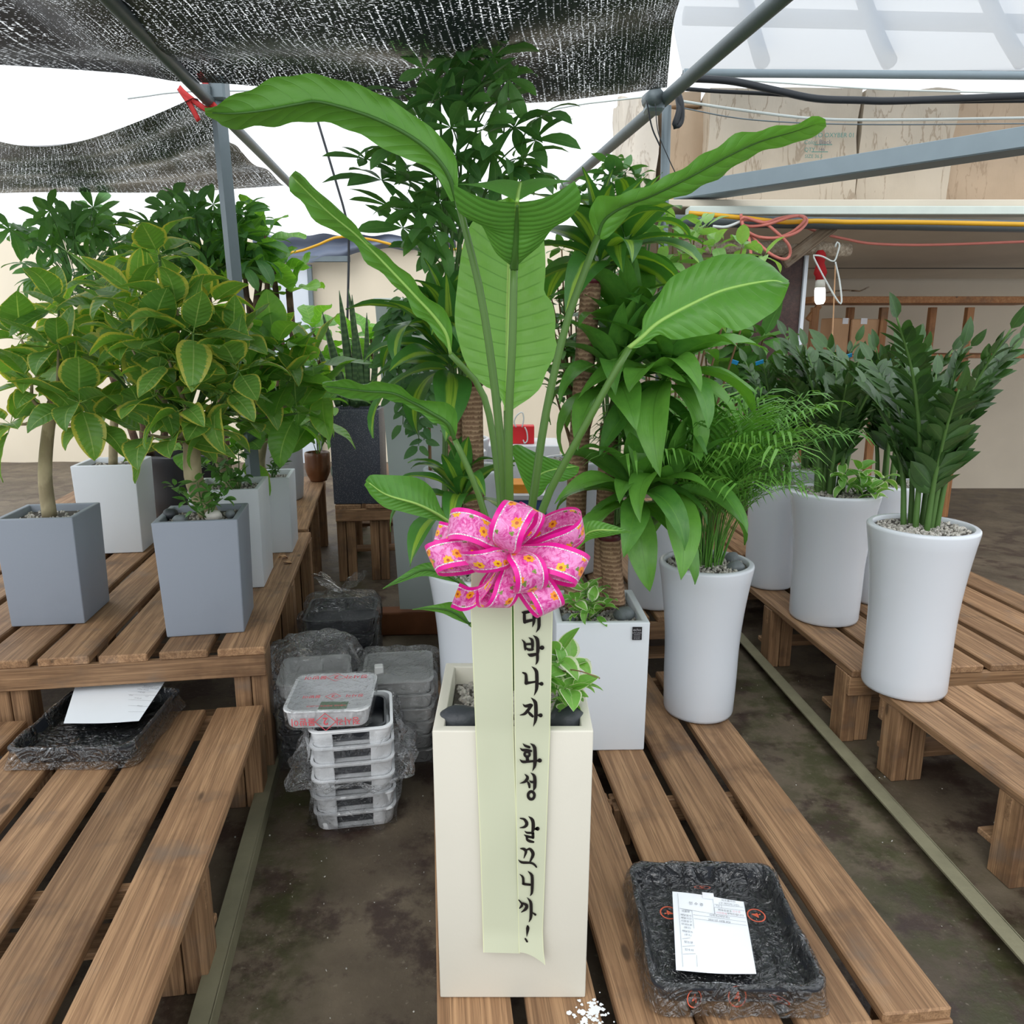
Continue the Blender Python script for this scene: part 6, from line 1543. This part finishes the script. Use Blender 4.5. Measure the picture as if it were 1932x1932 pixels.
slip('white delivery slip lying on the bagged tray of the low pallet', [(1268.5, 1682, .010), (1403.5, 1700, .008), (1427, 1838.5, .004), (1275.5, 1832, .006)], .184,
     [('인 수 증', 610, 465, 60, 'ink'), ('에코플라워', 1195, 412, 42, 'ink'), ('(구 에이치그린)', 1210, 472, 42, 'ink'), ('Tel', 1005, 500, 38, 'ink'), ('배송완료후', 1135, 588, 40, 'ink_black'), ('인수증', 1345, 610, 40, 'ink_pink'), ('사진전송', 1075, 634, 40, 'ink_pink'), ('부탁드립니다', 1325, 660, 40, 'ink_black'),
      ('상품명', 420, 600, 40, 'ink'), ('배달일시', 425, 672, 40, 'ink'), ('배달시간', 430, 728, 40, 'ink'), ('리본문구', 435, 784, 40, 'ink'), ('보내는분', 440, 840, 40, 'ink'), ('(발신)', 450, 898, 38, 'ink'), ('배달장소', 455, 968, 40, 'ink'), ('(주소)', 462, 1032, 38, 'ink'), ('받는분', 475, 1165, 44, 'ink'), ('인수자', 485, 1305, 44, 'ink'),
      ('극락조(여인초)', 1030, 692, 44, 'ink'), ('2021년 10월 8일', 1035, 775, 44, 'ink')],
     [(275, 275, 370, 1610), (310, 545, 945, 650), (915, 370, 950, 650), (940, 470, 1470, 525), (945, 525, 1490, 590), (955, 652, 1515, 720), (1470, 410, 1690, 1540), (560, 660, 1520, 795), (570, 730, 1535, 858), (535, 590, 570, 910), (1068, 480, 1075, 540), (360, 1100, 500, 1085), (360, 1240, 590, 1225), (370, 1380, 600, 1375), (620, 1400, 630, 1610), (940, 525, 955, 652), (310, 545, 540, 590)], (1250, 1660), 9.66)
o = part('plant_label', bevel_box(.026, .02, .0004, 0, M['paper']), None, T(PZ(1336, 1690, .196)) @ RZ(-.15)); tag(o, 'small white barcode label peeking from under the slip', 'label')
tt2, tb2 = bagged_tray('black plastic tray in a foggy bag on the low left bench', 'clear bag wrapped round the tray on the low left bench', (-1.235, 2.105), R(2), .30, 7)
slip('white delivery slip hanging over the tray edge on the low bench', [(150, 1270, .022), (311, 1285, .022), (262, 1361, .01), (120, 1366, .01)], .345,
     [('배송완료후 인수증', 420, 258, 30, 'ink'), ('사진전송 부탁드립니다', 420, 285, 30, 'ink'), ('극락조 여인초', 275, 305, 30, 'ink'), ('10월 8일', 250, 350, 30, 'ink'), ('인수', 70, 405, 30, 'ink'), ('시간', 340, 422, 28, 'ink'), ('보내는분', 190, 455, 28, 'ink'), ('받는분', 220, 590, 28, 'ink')],
     [(20, 220, 640, 235), (20, 330, 560, 350), (20, 390, 530, 405), (20, 480, 470, 500), (20, 580, 400, 600), (20, 690, 310, 690)], (240, 1270), 9.2)

# stack of white trays; added black inserts stand in for shade between them
ST = (-.497, 2.185); SR = R(10)
WT = tray_mesh(.24, .24, .060, 'white_tray', .004, .005, .035, .95, True)
BS = tray_mesh(.205, .205, .045, 'black_tray', .004, .002, .03, .93)
pos = ['at the bottom of', 'second from the bottom of', 'third from the bottom of', 'fourth from the bottom of', 'fifth from the bottom of', 'sixth from the bottom of']
for i in range(6):
    z = .002 + i * .0545
    t = thing('white_saucer_tray', 'white square saucer tray %s the bagged white stack' % pos[i], 'tray', (ST[0], ST[1], z), SR + R(.6 * math.sin(i * 2)), 'white saucer trays in the bagged stack')
    pinl('tub', WT, t, Matrix.Identity(4))
    t = thing('shade_insert', 'black saucer nested in the white tray %s the stack' % pos[i], 'tray', (ST[0], ST[1], z + .009), SR, 'black saucers nested in the white stack')
    pinl('tub', BS, t, Matrix.Identity(4))
zt_ = .002 + 6 * .0545 + .004
tt = thing('white_saucer_tray', 'topmost white saucer tray with red print and a green label', 'tray', (ST[0] - .055, ST[1] - .01, zt_ + .012), R(4), 'white saucer trays in the bagged stack')
pinl('tub', tray_mesh(.245, .245, .058, 'white_tray', .005, .005, .035, .95), tt, Matrix.Identity(4))
pinl('green_label', bevel_box(.085, .06, .001, 0, M['label_green']), tt, T((-.0, -.0, .008)) @ RZ(-.05))
bt = thing('plastic_bag', 'clear bag with red upside-down print stretched over the topmost white tray', 'bag', (ST[0] - .055, ST[1] - .01, zt_ + .010), R(4))
pinl('film', bag_shell('bag', .252, .252, [(1.0, .0), (1.01, .03), (1.022, .058), (1.0, .0645), (.85, .0625), (.5, .0615), (.05, .061)], 'bag_clear', .04, .0016, 4, True, 16), bt, Matrix.Identity(4))
def saucer_print(parent, m, s, side):
    for txt, x in (('정사각', -.064), ('물받이', .064)):
        pinl('lettering', text_mesh(txt, s, 'ink_red', 'CENTER', .015), parent, m @ T((x, -s * .4, 0)))
    pinl('lettering', text_mesh('2', s * 1.25, 'ink_red', 'CENTER', .02), parent, m @ T((0, -s * .5, 0)))
    mb = MB(); a, w = s * 1.05, .0012
    for (x0, y0), (x1, y1) in (((-a * 1.1, 0), (0, a)), ((0, a), (a * 1.1, 0)), ((a * 1.1, 0), (0, -a)), ((0, -a), (-a * 1.1, 0))):
        d = Vector((x1 - x0, y1 - y0, 0)).normalized(); nn = Vector((-d.y, d.x, 0)) * w
        mb.add([Vector((x0, y0, 0)) - nn, Vector((x1, y1, 0)) - nn, Vector((x1, y1, 0)) + nn, Vector((x0, y0, 0)) + nn], [(0, 1, 2, 3)])
    pinl('printed_diamond', mb.mesh('diamond', M['ink_red'], False), parent, m)
saucer_print(bt, T((0, -.1345, .029)) @ RX(PI / 2) @ RZ(PI), .026, 0)
saucer_print(bt, T((0, .085, .0665)) @ RZ(PI), .026, 1)
saucer_print(bt, T((.01, -.045, .0655)) @ RZ(PI), .020, 1)
pinl('lettering', text_mesh('식물전문 화분받침 30-200호', .010, 'ink_red', 'CENTER', .01), bt, T((0, -.104, .0665)) @ RZ(PI))
bg2 = thing('plastic_bag', 'torn clear bag drooping round the white tray stack', 'bag', (ST[0], ST[1], 0), SR)
pinl('film', bag_shell('bag', .25, .25, [(1.06, .003), (1.09, .05), (1.10, .12), (1.16, .17), (1.42, .165), (1.46, .19), (1.22, .25), (1.10, .30), (1.05, .325)], 'bag_clear', .05, .016, 6, False, 5), bg2, Matrix.Identity(4))
# bagged black stack tied with a knot
KS = (-.70, 2.99)
BT2 = tray_mesh(.27, .27, .06, 'black_tray', .004, .006, .035, .94)
for i in range(6):
    t = thing('black_tray', ['lowest black tray', 'second black tray', 'third black tray', 'fourth black tray', 'fifth black tray', 'topmost black tray'][i] + ' in the tied bag beside the bench', 'tray', (KS[0], KS[1], .003 + i * .062), R(6), 'black trays in the tied bag')
    pinl('tub', BT2, t, Matrix.Identity(4))
b = thing('plastic_bag', 'clear bag tied in a bunny-eared knot over the black trays', 'bag', (KS[0], KS[1], 0), R(6))
pinl('film', bag_shell('bag', .29, .29, [(1.04, .003), (1.07, .1), (1.06, .25), (1.06, .36), (1.0, .395), (.8, .415), (.5, .43), (.22, .445), (.08, .455)], 'bag_clear', .05, .010, 9, True, 7), b, Matrix.Identity(4))
for s in (-1, 1):
    mb = MB()
    def ear(u, v, s=s):
        w = .010 + .055 * math.sin(min(1, v * 1.15) * PI * .62); a = (u - .5) * 2
        return (s * (.01 + .085 * v) + a * w * .5 - s * .01, .02 * math.sin(a * 3 + v * 5) - .02 * v, .445 + .095 * v - .02 * a * a * v + .004 * math.sin(v * 20 + u * 9))
    mb.grid(ear, 10, 12)
    pinl('bag_ear', mb.mesh('ear', M['bag_foggy']), b, Matrix.Identity(4))
# clear bag with dark pots between
CS = (-.70, 2.535)
for i in range(5):
    t = thing('black_tray', ['lowest black tray', 'second black tray', 'third black tray', 'fourth black tray', 'topmost black tray'][i] + ' in the slumped bag behind the white stack', 'tray', (CS[0], CS[1], .003 + i * .062), R(9), 'black trays in the slumped bag')
    pinl('tub', tray_mesh(.235, .235, .06, 'grey_tray' if i == 4 else 'black_tray', .004, .005, .035, .94), t, Matrix.Identity(4))
b = thing('plastic_bag', 'slumped wrinkled clear bag behind the white tray stack', 'bag', (CS[0], CS[1], 0), R(9))
pinl('film', bag_shell('bag', .26, .26, [(1.04, .003), (1.10, .08), (1.14, .2), (1.25, .27), (1.12, .35), (.98, .40), (.7, .415), (.3, .405), (.05, .40)], 'bag_foggy', .05, .020, 12, True, 5), b, Matrix.Identity(4))
# grey tray stack
GS = (-.405, 2.545)
for i in range(6):
    t = thing('grey_tray', ['lowest grey tray', 'second grey tray', 'third grey tray', 'fourth grey tray', 'fifth grey tray', 'topmost grey tray'][i] + ' in the bag beside the white pot', 'tray', (GS[0], GS[1], .003 + i * .052), R(7), 'grey trays in the bag beside the white pot')
    pinl('tub', tray_mesh(.235, .25, .055, 'grey_tray', .004, .006, .03, .94), t, Matrix.Identity(4))
b = thing('plastic_bag', 'wrinkled clear bag round the grey tray stack', 'bag', (GS[0], GS[1], 0), R(7))
pinl('film', bag_shell('bag', .25, .265, [(1.02, .003), (1.06, .1), (1.08, .2), (1.10, .29), (1.04, .335), (.8, .345), (.4, .338), (.05, .335)], 'bag_foggy', .04, .012, 15, True, 7), b, Matrix.Identity(4))
o = part('grey_clip', bevel_box(.03, .03, .035, .003, M['grey_tray']), None, T((-.455, 2.44, .352)) @ RZ(.2)); tag(o, 'small square grey clip on the bagged grey trays', 'clip')

# ------------------------------------------------------------------ small litter
rnd = random.Random(5); mb = MB()
for i in range(110):
    k = rnd.random()
    if k < .45: x, y = rnd.uniform(-.62, -.2), rnd.uniform(1.2, 2.3)
    elif k < .7: x, y = rnd.uniform(-1.1, -.6), rnd.uniform(1.0, 2.3)
    else: x, y = rnd.uniform(.95, 1.6), rnd.uniform(1.5, 3.2)
    pebble_mesh(mb, Vector((x, y, .002)), rnd.uniform(.001, .0032), rnd)
o = part('floor_grit', mb.mesh('grit', M['gravel'], False)); tag(o, 'pale grit and crumbs scattered on the damp floor', 'grit', kind='stuff')
mb = MB()
for i in range(90):
    q = Vector((.160 + rnd.gauss(0, .018), 1.262 + rnd.gauss(0, .020), .1512)); r = rnd.uniform(.0012, .0055)
    mb.add([q + Vector((r * rnd.uniform(.6, 1.3) * math.cos(a * PI / 5), r * rnd.uniform(.6, 1.3) * math.sin(a * PI / 5), rnd.uniform(0, .0004))) for a in range(10)], [tuple(range(10))])
o = part('paint_splash', mb.mesh('paint', M['paint'], False)); tag(o, 'white paint splash on the slat beside the cream planter foot', 'paint', kind='stuff')
for i, (px, py) in enumerate(((525, 1053), (535, 1062))):
    p = PZ(px, py, .493)
    o = part('dry_leaf', leafm('dry', 'cane_top' if False else 'card_new', .3, 'ovate', 1.2, .5, .2, 4, 5, .2, key=i), None, frame(p, Vector((1, .3, .2 - .3 * i)), s=.05)); tag(o, ['curled brown dry leaf on the bench edge by the white planter', 'second brown dry leaf fallen by the white planter'][i], 'leaf')
